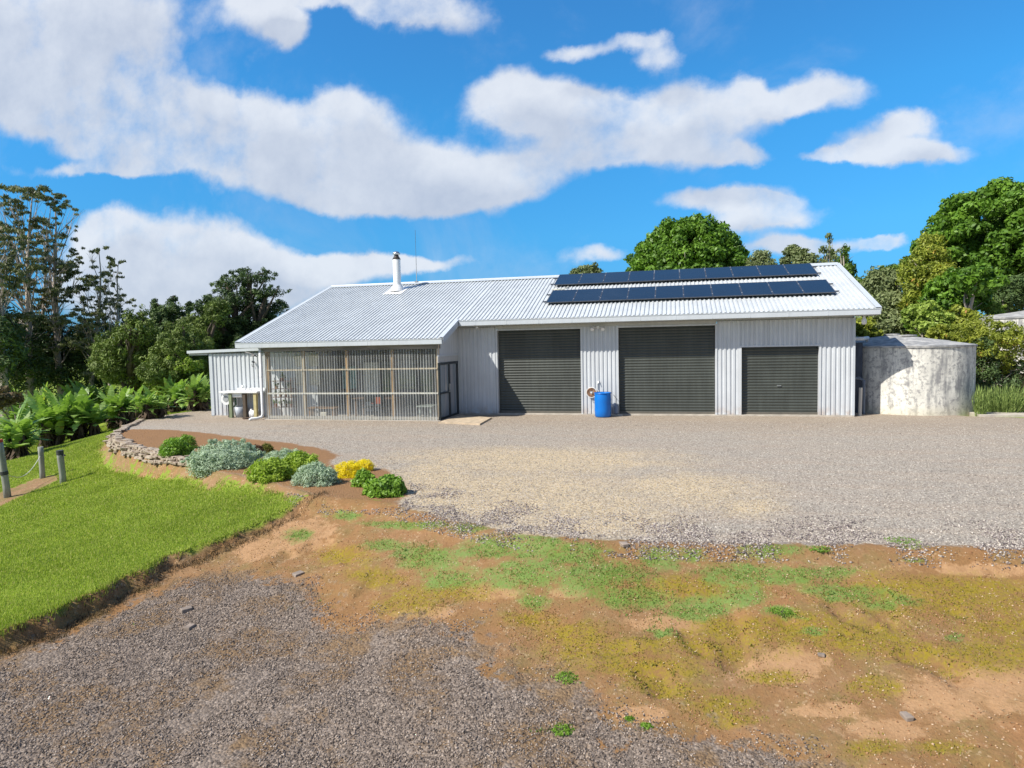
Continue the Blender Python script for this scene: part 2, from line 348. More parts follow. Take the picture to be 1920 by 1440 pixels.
    soil = t.mix(t.rng(t.noise(2.3, 6, P, .7), .42, .62, 0, .75), soil, t.mix(n3, (.12, .095, .035), (.29, .225, .085)))
    litter = t.rng(t.math('ADD', t.math('MULTIPLY', g1.outputs[2], .5), t.math('MULTIPLY', n2, .5)), .70, .76)
    soil = t.mix(t.math('MULTIPLY', litter, .7), soil, (.50, .36, .22))
    barec = t.mix(n3, (.34, .19, .09), (.50, .31, .165))
    brown = t.mix(n3, (.16, .085, .035), (.36, .20, .085))
    soilb = t.mix(t.rng(t.math('MULTIPLY_ADD', wob, .8, .5), .38, .60), brown, soil)
    soilb = t.mix(t.math('MULTIPLY', mask(ba, 1.7, .10), t.rng(n2, .3, .6, .35, 1)), soilb, barec)
    ymc = t.mix(n3, (.15, .115, .012), (.36, .27, .028))
    soilb = t.mix(t.math('MULTIPLY', mask(yl, 1.8, .26), t.rng(t.math('ADD', n3, t.math('MULTIPLY', n2, .6)), .55, .95)), soilb, ymc)
    mc = t.mix(n3, (.075, .12, .022), (.20, .30, .06))
    mc = t.mix(t.rng(n1, .4, .6), mc, t.mix(n3, (.10, .17, .035), (.23, .31, .09)))
    mm = t.math('MULTIPLY', mask(mo, 1.6, .22), t.rng(t.math('ADD', n3, t.math('MULTIPLY', n2, .8)), .60, 1.0))
    soilb = t.mix(mm, soilb, mc)
    # driveway reaches into the soil in patches
    dm = t.rng(t.math('MULTIPLY_ADD', wob, 1.2, drv), .47, .56)
    dm2 = t.math('MULTIPLY', t.rng(drv, .2, .5, 0, 1), t.rng(t.math('ADD', n2, t.math('MULTIPLY', n3, .3)), .70, .82))
    lowc = t.mix(t.math('MAXIMUM', dm, dm2), soilb, drive)
    # grass base
    gr = t.mix(n3, (.12, .18, .02), (.28, .38, .045)); gr = t.mix(t.rng(n1, .35, .7), gr, t.mix(n2, (.17, .24, .025), (.34, .40, .06)))
    gr = t.mix(t.rng(t.math('MULTIPLY_ADD', wob, 1.0, so), .46, .54), gr, soil)
    col = t.mix(t.rng(t.math('ADD', low, t.math('MULTIPLY', t.math('SUBTRACT', n1, .5), .10)), .43, .47), gr, lowc)
    yd = t.mix(t.rng(t.math('MULTIPLY_ADD', wob, .4, bed), .46, .54), yard, t.mix(n3, t.mix(n1, (.16, .085, .04), (.24, .12, .05)), t.mix(n2, (.30, .17, .08), (.42, .25, .13))))
    col = t.mix(t.rng(t.math('MULTIPLY_ADD', wob, .35, pad), .48, .52), col, yd)
    t.p(color=col, rough=.93, spec=.2)
    stm = t.math('MAXIMUM', t.rng(pad, .48, .52), dm); hgt = t.math('ADD', t.math('MULTIPLY', t.math('MULTIPLY', v1.outputs['Distance'], -1.0), t.math('MULTIPLY_ADD', stm, .85, .12)), t.math('ADD', t.math('MULTIPLY', n3, .9), t.math('MULTIPLY', t.noise(75, 4, P, .7), .5)))
    b1 = t.bump(hgt, .9, .016)
    return t.m
GM = ground_material()
V3 = np.stack([fx, fy, GZ], 1)
for z, nm in enumerate(names):
    fc = FC[zone == z]
    if not len(fc): continue
    u, inv = np.unique(fc, return_inverse=True)
    me = mesh_np(nm, V3[u], inv.reshape(fc.shape), smooth=True)
    for an, cc in (('zoneA', colA), ('zoneB', colB), ('zoneC', colC)):
        a = me.attributes.new(an, 'FLOAT_COLOR', 'POINT'); a.data.foreach_set('color', cc[u].astype(np.float32).ravel())
    o = link(nm, me, GM); tag(o, kind='structure')
lab = {'ground': 'green ground around the buildings reaching to the horizon', 'soil_bank': 'orange brown soil bank with patches of moss below the yard', 'gravel_driveway': 'dark grey gravel driveway in the foreground', 'gravel_yard': 'pale gravel yard in front of the roller doors', 'garden_bed': 'bare brown soil bed holding the low shrubs', 'lawn': 'bright green sloping lawn left of the driveway'}
for k, v in lab.items():
    if k in bpy.data.objects: bpy.data.objects[k]['label'] = v

# scattered stuff -------------------------------------------------------
OCT = np.array([(1, 0, 0), (-1, 0, 0), (0, 1, 0), (0, -1, 0), (0, 0, 1), (0, 0, -1)], float)
OF = np.array([(0, 2, 4), (2, 1, 4), (1, 3, 4), (3, 0, 4), (2, 0, 5), (1, 2, 5), (3, 1, 5), (0, 3, 5)])
def pebbles(name, X, Y, r, mat, label):
    n = len(X); Z = hT(X, Y); R = np.random.default_rng(3)
    S = r[:, None]*R.uniform(.6, 1.35, (n, 3)); S[:, 2] *= .65; a = R.uniform(0, 2*PI, n)
    V = OCT[None]*S[:, None]*R.uniform(.75, 1.2, (n, 6, 1)); V = V+R.normal(0, .12, (n, 6, 3))*r[:, None, None]
    c, s = np.cos(a)[:, None], np.sin(a)[:, None]
    W = np.stack([V[..., 0]*c-V[..., 1]*s, V[..., 0]*s+V[..., 1]*c, V[..., 2]], -1)
    W += np.stack([X, Y, Z+r*.25], 1)[:, None]
    Fa = (OF[None]+np.arange(n)[:, None, None]*6).reshape(-1, 3)
    me = mesh_np(name, W.reshape(-1, 3), Fa, tint=np.repeat(R.random(n), 6))
    return tag(link(name, me, mat), label, kind='stuff')
def stonemat(name, stops):
    t = NT(name); t.p(color=t.ramp(t.attr('tint'), stops), rough=.85, spec=.3); return t.m
def scat(n, x0, x1, y0, y1, f, seed=1):
    R = np.random.default_rng(seed); X = R.uniform(x0, x1, n); Y = y0+(y1-y0)*R.random(n)**1.25
    k = f(X, Y, R); return X[k], Y[k]
SM1 = stonemat('driveway_stone', [(0, (.05, .04, .035)), (.4, (.17, .136, .112)), (.8, (.285, .23, .19)), (1, (.48, .40, .33))])
def inview(X, Y, m=60):
    Z = -.4; v0, v1, v2 = X, Y, Z-H
    w = v0*FW[0]+v1*FW[1]+v2*FW[2]; px = 960+F*(v0*RT[0]+v1*RT[1]+v2*RT[2])/np.maximum(w, .1); py = 720-F*(v0*UP[0]+v1*UP[1]+v2*UP[2])/np.maximum(w, .1)
    return (w > .5) & (px > -m) & (px < 1920+m) & (py < 1440+250)
X, Y = scat(360000, -10, 6, 3.0, 12.5, lambda X, Y, R: inview(X, Y) & (sdist(X, Y, DRIVE)+(fb(X, Y, 2.5, 4)-.5)*1.6 > R.random(len(X))*.5-.1) & (sdist(X, Y, low_poly) > .25) & (fb(X, Y, 1.2, 9) < .66))
pebbles('gravel', X, Y, RNG.uniform(.0045, .014, len(X)), SM1, 'loose grey stones of the foreground driveway')
SM2 = stonemat('rim_stone', [(0, (.06, .05, .05)), (.4, (.20, .165, .16)), (.75, (.38, .33, .30)), (1, (.62, .56, .48))])
X, Y = scat(200000, -7, 14, 8.0, 13, lambda X, Y, R: (lambda s: (s > -.35) & (s < 1.4) & (fb(X, Y, 2.2, 12)-.44 > (np.abs(s-.15))*.5*R.random(len(X))))(sdist(X, Y, pad_poly)) & inview(X, Y) & (sdist(X, Y, BED) < -.1))
pebbles('coarse_gravel', X[:30000], Y[:30000], RNG.uniform(.005, .018, len(X[:30000])), SM2, 'coarse dark stones along the front rim of the yard')
SM3 = stonemat('yard_stone', [(0, (.16, .14, .125)), (.4, (.36, .325, .28)), (.8, (.52, .46, .39)), (1, (.72, .66, .58))])
X, Y = scat(300000, -13, 15, 8.6, 22, lambda X, Y, R: (sdist(X, Y, pad_poly) > .05) & (sdist(X, Y, BED) < -.05) & inview(X, Y) & (R.random(len(X)) < .62*(14/(Y+4))**1.5))
pebbles('yard_gravel', X, Y, RNG.uniform(.006, .015, len(X)), SM3, 'loose pale stones on the upper yard')
SM4 = stonemat('soil_crumb', [(0, (.22, .10, .045)), (.6, (.42, .24, .12)), (1, (.62, .48, .34))])
X, Y = scat(60000, -7, 11, 3, 12.5, lambda X, Y, R: (sdist(X, Y, low_poly) > .1) & (sdist(X, Y, DRIVE) < .1) & inview(X, Y) & (fb(X, Y, 1.5, 21) > .4))
pebbles('soil_crumbs', X[:30000], Y[:30000], RNG.uniform(.004, .013, len(X[:30000])), SM4, 'crumbs of soil and small stones on the orange bank')

def blades(name, X, Y, hgt, wid, mat, label, lean=.5, base=0.0, seed=2):
    n = len(X); R = np.random.default_rng(seed); Z = hT(X, Y)+base; a = R.uniform(0, 2*PI, n); hh = hgt*R.uniform(.55, 1.3, n); w = wid*R.uniform(.7, 1.3, n)
    ca, sa = np.cos(a), np.sin(a); l = lean*R.uniform(.1, 1.2, n)*hh; b = a+R.uniform(-1, 1, n)+PI/2
    P0 = np.stack([X-ca*w, Y-sa*w, Z-.01], 1); P1 = np.stack([X+ca*w, Y+sa*w, Z-.01], 1); P2 = np.stack([X+np.cos(b)*l, Y+np.sin(b)*l, Z+hh], 1)
    V = np.stack([P0, P1, P2], 1).reshape(-1, 3); Fa = np.arange(3*n).reshape(-1, 3)
    me = mesh_np(name, V, Fa, tint=np.repeat(R.random(n), 3))
    return tag(link(name, me, mat), label, kind='stuff')
GRM = leafmat('grass_blade', (.19, .26, .03), (.55, .63, .14), .35, .6, .9, old=(.62, .52, .25))
def lawnmask(X, Y, R):
    return (sdist(X, Y, pad_poly) < np.where(Y < 19, np.where(X > -9.5, -.17, -.30)-.12*R.random(len(X)), -.1)) & (sdist(X, Y, low_poly)+(fb(X, Y, 2.2, 3)-.5)*.35 < -.12+.07*R.random(len(X))) & (sdist(X, Y, strip) < .0+R.random(len(X))*.1-.02) & (sdist(X, Y, foot) < R.random(len(X))*.3-.15) & inview(X, Y)
R = np.random.default_rng(5); n = 1500000; rr = 6+34*R.random(n)**1.5; aa = R.uniform(math.radians(98), math.radians(146), n)
X, Y = rr*np.cos(aa), rr*np.sin(aa); k = lawnmask(X, Y, R); X, Y = X[k][:720000], Y[k][:720000]; rr = np.hypot(X, Y)
blades('grass', X, Y, (.024+.0010*rr)*(.55+.9*fb(X, Y, 1.3, 41)), .0030+.00036*rr, GRM, 'short mown grass of the sloping lawn')
MSM = leafmat('creeping_weed', (.10, .17, .03), (.30, .42, .10), .3, .7, 2.0)
X, Y = scat(330000, -7, 11, 5, 12.6, lambda X, Y, R: (ellmask(X, Y, MOSS)+(fb(X, Y, 1.6, 13)-.5)*.9+(fb(X, Y, 9, 17)-.5)*.8 > .40+.42*R.random(len(X))) & (sdist(X, Y, low_poly) > .05), 8)
blades('creeping_weeds', X, Y, .024, .008, MSM, 'low green creeping weeds in patches on the soil bank', lean=1.4, seed=4)
YMM = leafmat('dry_moss', (.13, .11, .02), (.33, .29, .05), .2, .8, 2.0)
X, Y = scat(260000, -6, 11, 4, 12.6, lambda X, Y, R: (ellmask(X, Y, YM)*.8+.17+(fb(X, Y, 1.4, 23)-.5)*1.0+(fb(X, Y, 8, 27)-.5)*.8 > .46+.42*R.random(len(X))) & (sdist(X, Y, low_poly) > .05) & (sdist(X, Y, DRIVE) < .1), 18)
blades('dry_moss', X, Y, .018, .008, YMM, 'olive yellow dry moss tufts on the soil bank', lean=1.2, seed=5)
LIT = leafmat('dry_litter', (.16, .10, .05), (.58, .45, .28), .1, .8, 4)
X, Y = scat(90000, -8, 11, 3, 14, lambda X, Y, R: (((sdist(X, Y, low_poly) > .0) & (sdist(X, Y, DRIVE) < .3)) | (sdist(X, Y, BED) > 0)) & inview(X, Y) & (fb(X, Y, 2.0, 51)+(R.random(len(X))-.5)*.3 > .52))
blades('dry_litter', X[:26000], Y[:26000], .012, .007, LIT, 'dry leaf litter and twigs strewn over the orange soil', lean=3.5, seed=14)
# roots and dead grass hanging over the scarp edge
sx = pxs(SCARP); SX = []; SY = []
R = np.random.default_rng(31)
for i in range(len(sx)-1):
    for k in range(300):
        u = R.random(); SX.append(sx[i][0]*(1-u)+sx[i+1][0]*u+R.normal(0, .08)+.06); SY.append(sx[i][1]*(1-u)+sx[i+1][1]*u+R.normal(0, .08)-.06)
DRG = leafmat('dead_grass', (.04, .028, .018), (.24, .17, .10), .2, .8, 3)
blades('scarp_roots', np.array(SX), np.array(SY), .05, .005, DRG, 'dead grass and roots along the broken edge of the lawn', lean=1.0, seed=7)
# ------------------------------------------------------------------ shed
YW, YE, SL, ZE, YV, YR = 23.715, 23.13, .37, 3.566, 21.37, 28.59
XL, XV, XR = -15.89, -7.73, 6.53
ZR = ZE+SL*(YR-YE); ZV = ZE-SL*(YE-YV)
def rz_(y): return ZE+SL*(y-YE)
def steel(name, col, rough=.45, var=.05, streak=True):
    t = NT(name); P = t.pos((1, 1, 1)); n = t.noise(1.1, 4, P); st = t.noise(9, 3, t.pos((1, 1, .06)))
    f = t.math('ADD', t.math('MULTIPLY', n, .5), t.math('MULTIPLY', st, .5))
    c = t.mix(t.rng(f, .35, .68), tuple(q*(1-var*2.2) for q in col), tuple(min(1, q*(1+var)) for q in col))
    if streak:   # splash dirt near the ground
        z = t.n('ShaderNodeSeparateXYZ'); t.set(z.inputs[0], P)
        c = t.mix(t.math('MULTIPLY', t.rng(z.outputs[2], .5, .0), t.rng(t.noise(5, 4, P), .35, .7, 0, .55)), c, (.38, .27, .19))
    t.p(color=c, rough=rough, spec=.4); MATS[name] = t.m; return t.m
WALLM = steel('white_steel', (.58, .61, .64), .5)
ROOFM = steel('roof_steel', (.56, .59, .605), .38, .06, False)
TRIMM = steel('trim_steel', (.52, .56, .60), .4, .03, False)
LINTM = steel('lintel_steel', (.48, .49, .48), .5, .04, False)
SHUTM = steel('shutter_steel', (.062, .070, .062), .38, .10, False)
CONC = simple('concrete', (.45, .41, .35), .9, var=.18, nscale=4, bump=.3)
DARKIN = simple('dark_interior', (.07, .065, .06), .8, var=.3)
shed = thing('shed', 'long white corrugated steel shed with three dark roller doors and a clear screened porch', 'building', (-5, 28, 0))

def profile(L, pitch, d, a=.42, b=.06):
    out = []; x = 0
    while x < L:
        for q, h in ((0, 0), (a, 0), (a+b, d), (1-b, d)):
            u = x+q*pitch
            if u <= L: out.append((u, h))
        x += pitch
    out.append((L, out[-1][1])); return out
def sheet(mb, o, U, V, L, hgt, nrm, pitch=.15, d=.028, a=.42, b=.06, nseg=1, wav=0):
    """ribbed sheet: origin o, across U, ribs along V, relief along nrm"""
    o, U, V, nrm = map(Vector, (o, U, V, nrm)); pr = profile(L, pitch, d, a, b); i0 = len(mb.v); n = len(pr)
    for k in range(nseg+1):
        for u, h in pr:
            dd = h+(math.sin(u*1.7+k*1.3)*math.sin(u*.6+k)*wav if wav else 0)
            mb.v.append(tuple(o+U*u+V*(hgt*k/nseg)+nrm*dd))
    for k in range(nseg):
        for j in range(n-1):
            a_ = i0+k*n+j; mb.f.append((a_, a_+1, a_+1+n, a_+n))
w = MB(); out = (0, -1, 0); x1 = (1, 0, 0); up = (0, 0, 1)
SLABZ = .045
D = [(-6.36, -3.20, 3.17), (-1.83, 1.52, 3.17), (2.39, 4.87, 2.384)]
for a, b, z0, z1 in ((-7.94, -6.42, SLABZ, 3.30), (-3.14, -1.89, SLABZ, 3.30), (1.58, 2.33, SLABZ, 3.30), (2.33, 4.93, 2.44, 3.30), (4.93, 5.93, SLABZ, 3.30)):
    sheet(w, (a, YW, z0), x1, up, b-a, z1-z0, out, .15, .028, nseg=3, wav=.004)
w.box(-7.94, 5.9, YW+.03, YW+.05, 3.29, 3.42)
# sides and back
sheet(w, (5.94, YW, SLABZ), (0, 1, 0), up, 9.75, 3.3, (1, 0, 0), .15, .028)
sheet(w, (5.94, 33.46, SLABZ), (-1, 0, 0), up, 21.0, 3.3, (0, 1, 0), .15, .028)
sheet(w, (-15.1, 33.46, SLABZ), (0, -1, 0), up, 9.75, 3.3, (-1, 0, 0), .15, .028)
for X in (5.93, -15.09):
    i = len(w.v); w.v += [(X, YW, 3.34), (X, 33.46, 3.34), (X, YR, ZR-.06)]; w.f.append((i, i+1, i+2))
w.build('wall', WALLM, shed)
MB().box(5.90, 5.975, YW-.045, YW+.02, SLABZ, 3.31).build('corner_trim', TRIMM, shed)
MB().box(-7.98, 5.96, YW-.09, 33.5, -.3, SLABZ-.004).build('floor_slab', CONC, shed)
# no inner rooms or ceiling lining are built
# roof
r = MB(); nrm = Vector((0, -SL, 1)).normalized(); sl = math.sqrt(1+SL*SL)
vv = Vector((0, 1, SL)).normalized()
sheet(r, (XV, YE-.03, rz_(YE-.03)), x1, vv, XR-XV-.06, (YR-YE+.03)*sl, nrm, .152, .031, .52, .05)
sheet(r, (XL+.06, YV-.03, rz_(YV-.03)), x1, vv, XV-XL-.06, (YR-YV+.03)*sl, nrm, .152, .031, .52, .05)
vb = Vector((0, -1, SL)).normalized()
sheet(r, (XL+.06, 34.05, ZE), x1, vb, XR-XL-.12, (34.05-YR)*sl, Vector((0, SL, 1)).normalized(), .152, .03)
roof = r.build('roof', ROOFM, shed)
# ridge cap, barges, gutters
rc = MB(); rc.beam((XL+.02, YR-.14, ZR+.0), (XR, YR-.14, ZR+.0), .32, .012, (0, -SL, 1)); rc.beam((XL+.02, YR+.14, ZR+.0), (XR, YR+.14, ZR+.0), .32, .012, (0, SL, 1))
rc.tube([(XL, YR, ZR+.05), (XR, YR, ZR+.05)], .03, 8)
rc.build('ridge_cap', TRIMM, shed)
def barge(x, ya, yb, sgn, wd=.11):
    m = MB(); za, zb = rz_(ya), rz_(yb)
    m.beam((x, ya, za+.045), (x, yb, zb+.045), wd, .02, (0, -SL, 1)); m.beam((x+sgn*wd/2, ya, za-.055), (x+sgn*wd/2, yb, zb-.055), .016, .22, (0, -SL, 1))
    return m
barge(XR-.03, YE-.02, YR, 1, .16).build('barge_board', TRIMM, shed)
barge(XL+.03, YV-.02, YR, -1, .20).build('barge_board', TRIMM, shed)
barge(XV, YV-.02, YE+.02, 1, .13).build('barge_board', TRIMM, shed)
def gutter(x0, x1_, y, z):
    m = MB(); h = .185; dpt = .13
    m.box(x0, x1_, y-dpt, y-dpt+.01, z-h, z); m.box(x0, x1_, y-dpt+.01, y, z-h, z-h+.01); m.box(x0, x0+.01, y-dpt+.01, y-.001, z-h+.01, z-.01); m.box(x1_-.01, x1_, y-dpt+.01, y-.001, z-h+.01, z-.01)
    m.box(x0, x1_, y-dpt-.012, y-dpt, z-.02, z+.004)
    for k in range(int((x1_-x0)/1.2)): m.box(x0+.6+k*1.2, x0+.63+k*1.2, y-dpt-.004, y-dpt, z-h+.006, z-.022)
    m.box(x0, x1_, y+.002, y+.02, z-.2, z-.02)
    return m.build('gutter', TRIMM, shed)
gutter(XV+.10, XR+.0, YE, ZE-.005); gutter(XL-.02, XV+.04, YV, ZV-.01)
MB().box(XV+.16, XR-.05, YE+.03, YW-.03, ZE-.215, ZE-.205).build('soffit', LINTM, shed)
MB().box(-6.42, 1.56, YW-.052, YW-.03, 3.235, 3.345).build('lintel_flashing', LINTM, shed)
# roller doors
for k, (a, b, z) in enumerate(D):
    rec = .16
    m = MB(); n = int((z-.05)/.1); pts = []
    for i in range(n*6+1):
        q = i/6; zz = .05+q*.1
        if zz > z-.01: break
        ph = q % 1; pts.append((YW+rec-.022*max(0, math.sin(PI*min(1, ph/.72))) , zz))
    i0 = len(m.v)
    for y, zz in pts: m.v += [(a+.02, y, zz), (b-.02, y, zz)]
    for i in range(len(pts)-1): m.f.append((i0+2*i, i0+2*i+1, i0+2*i+3, i0+2*i+2))
    door = m.build('roller_door', SHUTM, shed)
    for f_ in door.data.polygons: f_.use_smooth = True
    door['label'] = ['dark green grey roller door nearest the porch, half in shadow', 'widest dark roller door beside the blue drum', 'lower dark roller door nearest the concrete tank'][k]
    fr = MB(); fr.box(a-.065, a+.0, YW-.034, YW+.2, .04, z); fr.box(b+.0, b+.065, YW-.034, YW+.2, .04, z)
    fr.box(a-.065, b+.065, YW-.03 if k < 2 else YW-.036, YW+.2, z, z+.06)
    fr.build('door_frame', WALLM, door)
    MB().box(a, b, YW+rec-.03, YW+rec+.01, .045, .12).build('bottom_rail', simple('rail_dark', (.12, .11, .09), .6), door)
    if k == 2: MB().box((a+b)/2-.07, (a+b)/2+.07, YW+rec-.05, YW+rec-.03, 1.02, 1.06).build('handle', simple('chrome', (.6, .6, .6), .3, 1), door)
    MB().box(a-.02, b+.02, YW+rec+.03, YW+rec+.05, .0, z+.1).build('inner_panel', DARKIN, door)

# porch ---------------------------------------------------------------
TIM = simple('weathered_timber', (.36, .24, .13), .85, var=.4, nscale=8, bump=.3, stretch=(1, 1, .15))
TIML = simple('pale_timber', (.50, .42, .31), .85, var=.3, nscale=8, bump=.3, stretch=(1, 1, .15))
YB = 21.47
def xb(px, py=787): return float(atY(px, py, YB)[0])
px_posts = [(503, .15, TIM), (571, .085, TIML), (652, .085, TIM), (737, .08, TIM), (822, .10, TIML)]
for px, wd, mt in px_posts:
    X = xb(px); MB().box(X-wd/2, X+wd/2, YB+.06, YB+.16, .03, ZV-.17).build('porch_post', mt, shed, bevel=.006)
for zz, hh, mt in ((.985, .055, simple('white_rail', (.68, .66, .60), .7)), (1.86, .05, TIML), (.10, .09, CONC)):
    MB().box(xb(503), xb(822), YB+.0285, YB+.058, zz-hh/2, zz+hh/2).build('porch_rail', mt, shed)
MB().box(xb(500), xb(824), YB-.02, YB+.3, ZV-.36, ZV-.19).build('porch_beam', simple('grey_beam', (.20, .185, .165), .85, var=.3, stretch=(.2, 1, 1)), shed)
# clear corrugated sheeting
t = NT('clear_sheet'); P = t.pos((1, 1, .03)); n = t.noise(14, 4, P, .8); n2 = t.noise(1.2, 3, t.pos((1, 1, .15))); d_ = t.noise(3.2, 4, t.pos())
z = t.n('ShaderNodeSeparateXYZ'); t.set(z.inputs[0], t.pos())
zx = t.n('ShaderNodeSeparateXYZ'); t.set(zx.inputs[0], t.pos()); rib = t.math('SINE', t.math('MULTIPLY', zx.outputs[0], 2*PI/.105))
f = t.math('ADD', t.math('MULTIPLY', t.rng(rib, .35, 1.0), t.rng(n, .3, .65, .12, .64)), t.math('MULTIPLY_ADD', t.rng(n2, .4, .65), .10, .07))
f = t.math('ADD', f, t.math('MULTIPLY', t.rng(z.outputs[2], .75, .05), .18), clamp=True)
tr = t.n('ShaderNodeBsdfTransparent'); tr.inputs[0].default_value = (.93, .94, .92, 1)
t.p(color=t.mix(d_, (.50, .53, .54), (.72, .75, .75)), rough=.35, spec=.6)
tl = t.n('ShaderNodeBsdfTranslucent'); tl.inputs[0].default_value = (.5, .52, .5, 1); m1 = t.n('ShaderNodeMixShader'); m1.inputs[0].default_value = .35
t.set(m1.inputs[1], t.bsdf.outputs[0]); t.set(m1.inputs[2], tl.outputs[0])
mx = t.n('ShaderNodeMixShader'); t.set(mx.inputs[0], f); t.set(mx.inputs[1], tr.outputs[0]); t.set(mx.inputs[2], m1.outputs[0]); t.set(t.out.inputs[0], mx.outputs[0]); CLEAR = t.m
m = MB(); X0, X1 = xb(497), xb(821); N = int((X1-X0)/.105*8)
for i in range(N+1):
    X = X0+(X1-X0)*i/N; y = YB+.008*math.sin(2*PI*(X-X0)/.105)+.006*math.sin(X*2.1)
    m.v += [(X, y, .015), (X, y+.004*math.sin(X*5), ZV-.20)]
for i in range(N): m.f.append((2*i, 2*i+2, 2*i+3, 2*i+1))
o = m.build('clear_sheeting', CLEAR, shed)
for q in o.data.polygons: q.use_smooth = True
MB().box(-14.98, -7.90, YB-.06, YW-.0, -.3, .022).build('porch_slab', CONC, shed)
# side wall of the porch over and beside the glass door, faces +X
sx_ = -7.94
m = MB()
def tri(ya, yb, za, zt): m.quad((sx_, ya, za), (sx_, yb, za), (sx_, yb, zt(yb)), (sx_, ya, zt(ya)))
tri(YB, YW, 2.30, lambda y: rz_(y)-.05)
m.build('porch_side_panel', WALLM, shed)
MB().box(sx_+.004, sx_+.03, YB, YW-.04, 2.27, 2.33).build('porch_side_flashing', TRIMM, shed)
MB().box(sx_+.002, sx_+.022, YB-.01, YW-.06, 2.06, 2.269).build('porch_head_panel', simple('pale_grey_panel', (.46, .47, .47), .6, var=.06), shed)
t = NT('window_glass'); t.p(color=(.04, .07, .09), rough=.06, spec=.9); GLASS = t.m
t = NT('door_glass'); t.p(color=t.mix(t.rng(t.noise(3, 2, t.pos((1, 3, .1))), .35, .65), (.16, .22, .26), (.32, .32, .34)), rough=.08, spec=.8); DGLASS = t.m  # pale bluish and grey reflections are painted into the glass colour
BLK = simple('black_aluminium', (.012, .02, .025), .4, var=.2)
dr = MB()
y0, y1 = YB+.05, YW-.12; ym = (y0+y1)/2+.05
for a, b in ((y0, y0+.09), (ym-.07, ym+.07), (y1-.16, y1)): dr.box(sx_-.02, sx_+.035, a, b, .02, 1.97)
dr.box(sx_-.02, sx_+.04, y0-.005, y1+.005, 1.97, 2.055); dr.box(sx_-.02, sx_+.03, y0+.09, ym-.07, .02, .10); dr.box(sx_-.02, sx_+.03, ym+.07, y1-.16, .02, .10); dr.box(sx_-.02, sx_+.05, y0+.09, ym-.07, .93, .99)
gd = dr.build('glass_door', BLK, shed)
m = MB(); m.box(sx_-.004, sx_+.006, y0+.09, ym-.07, .99, 1.97); m.box(sx_-.004, sx_+.006, y0+.09, ym-.07, .10, .93); m.box(sx_-.004, sx_+.006, ym+.07, y1-.16, .10, 1.97); m.build('glass_pane', DGLASS, gd)
MB().box(sx_+.05, sx_+.09, ym-.12, ym-.09, .95, 1.25).build('handle', simple('chrome', (.6, .6, .6), .3, 1), gd)
# annexe
ann = MB(); ax0, ax1, ay = -18.06, -13.3, 22.5
sheet(ann, (ax0+.12, ay, .03), x1, up, ax1-ax0-.12, 2.48, out, .19, .032, .45, .06)
sheet(ann, (ax0+.02, 27.6, .03), (0, -1, 0), up, 5.1, 2.5, (-1, 0, 0), .19, .032)
ann.box(ax1, ax1+.03, ay, YW, .03, 2.6)
ann.build('annexe_wall', WALLM, shed)
MB().box(ax0, ax0+.14, ay-.045, ay+.05, .02, 2.52).build('corner_trim', TRIMM, shed)
MB().box(ax0, -14.95, ay-.03, ay+.3, -.35, .03).build('annexe_slab', CONC, shed)
m = MB(); m.beam((-19.0, ay-.12, 2.60), (-15.6, ay-.12, 2.66), .05, .11); 
m.beam((-19.0, (ay-.1+27.8)/2, 2.63), (-15.4, (ay-.1+27.8)/2, 2.69), 5.4, .02)
m.build('annexe_roof', TRIMM, shed)
m = MB(); m.beam((-18.95, ay-.05, 2.50), (-18.1, ay-.05, 2.50), .05, .07); m.box(-18.98, -18.9, ay-.05, 27.5, 2.50, 2.58)
for k in range(5): m.box(-18.85+k*.16, -18.80+k*.16, ay+.0, 27.5, 2.555, 2.60)
m.build('annexe_rafter', LINTM, shed)
# inner wall behind the porch with windows
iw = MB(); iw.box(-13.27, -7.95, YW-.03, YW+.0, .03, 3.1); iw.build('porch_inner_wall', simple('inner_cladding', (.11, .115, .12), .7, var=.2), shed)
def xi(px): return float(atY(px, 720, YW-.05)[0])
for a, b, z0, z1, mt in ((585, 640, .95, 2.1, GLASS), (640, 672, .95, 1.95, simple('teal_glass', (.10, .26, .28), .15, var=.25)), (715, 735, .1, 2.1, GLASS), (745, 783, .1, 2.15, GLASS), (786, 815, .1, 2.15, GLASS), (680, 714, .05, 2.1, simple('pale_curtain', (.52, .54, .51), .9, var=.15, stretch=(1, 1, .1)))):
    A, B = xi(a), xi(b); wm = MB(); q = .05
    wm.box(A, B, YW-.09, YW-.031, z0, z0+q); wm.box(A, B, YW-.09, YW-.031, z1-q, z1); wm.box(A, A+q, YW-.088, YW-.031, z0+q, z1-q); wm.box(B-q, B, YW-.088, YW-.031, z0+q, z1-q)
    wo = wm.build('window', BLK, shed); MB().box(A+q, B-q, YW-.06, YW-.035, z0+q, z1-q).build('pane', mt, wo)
for a, b, z0, z1 in ((556, 572, 1.97, 2.38), (583, 600, 1.97, 2.42), (556, 572, 1.25, 1.80), (583, 602, 1.25, 1.80)):
    A, B = [float(atY(q, 700, ay-.05)[0]) for q in (a-2, b-2)]
    MB().box(A, B, ay-.075, ay-.04, z0, z1).build('wall_panel', simple('cream_board', (.55, .53, .45), .8), shed)
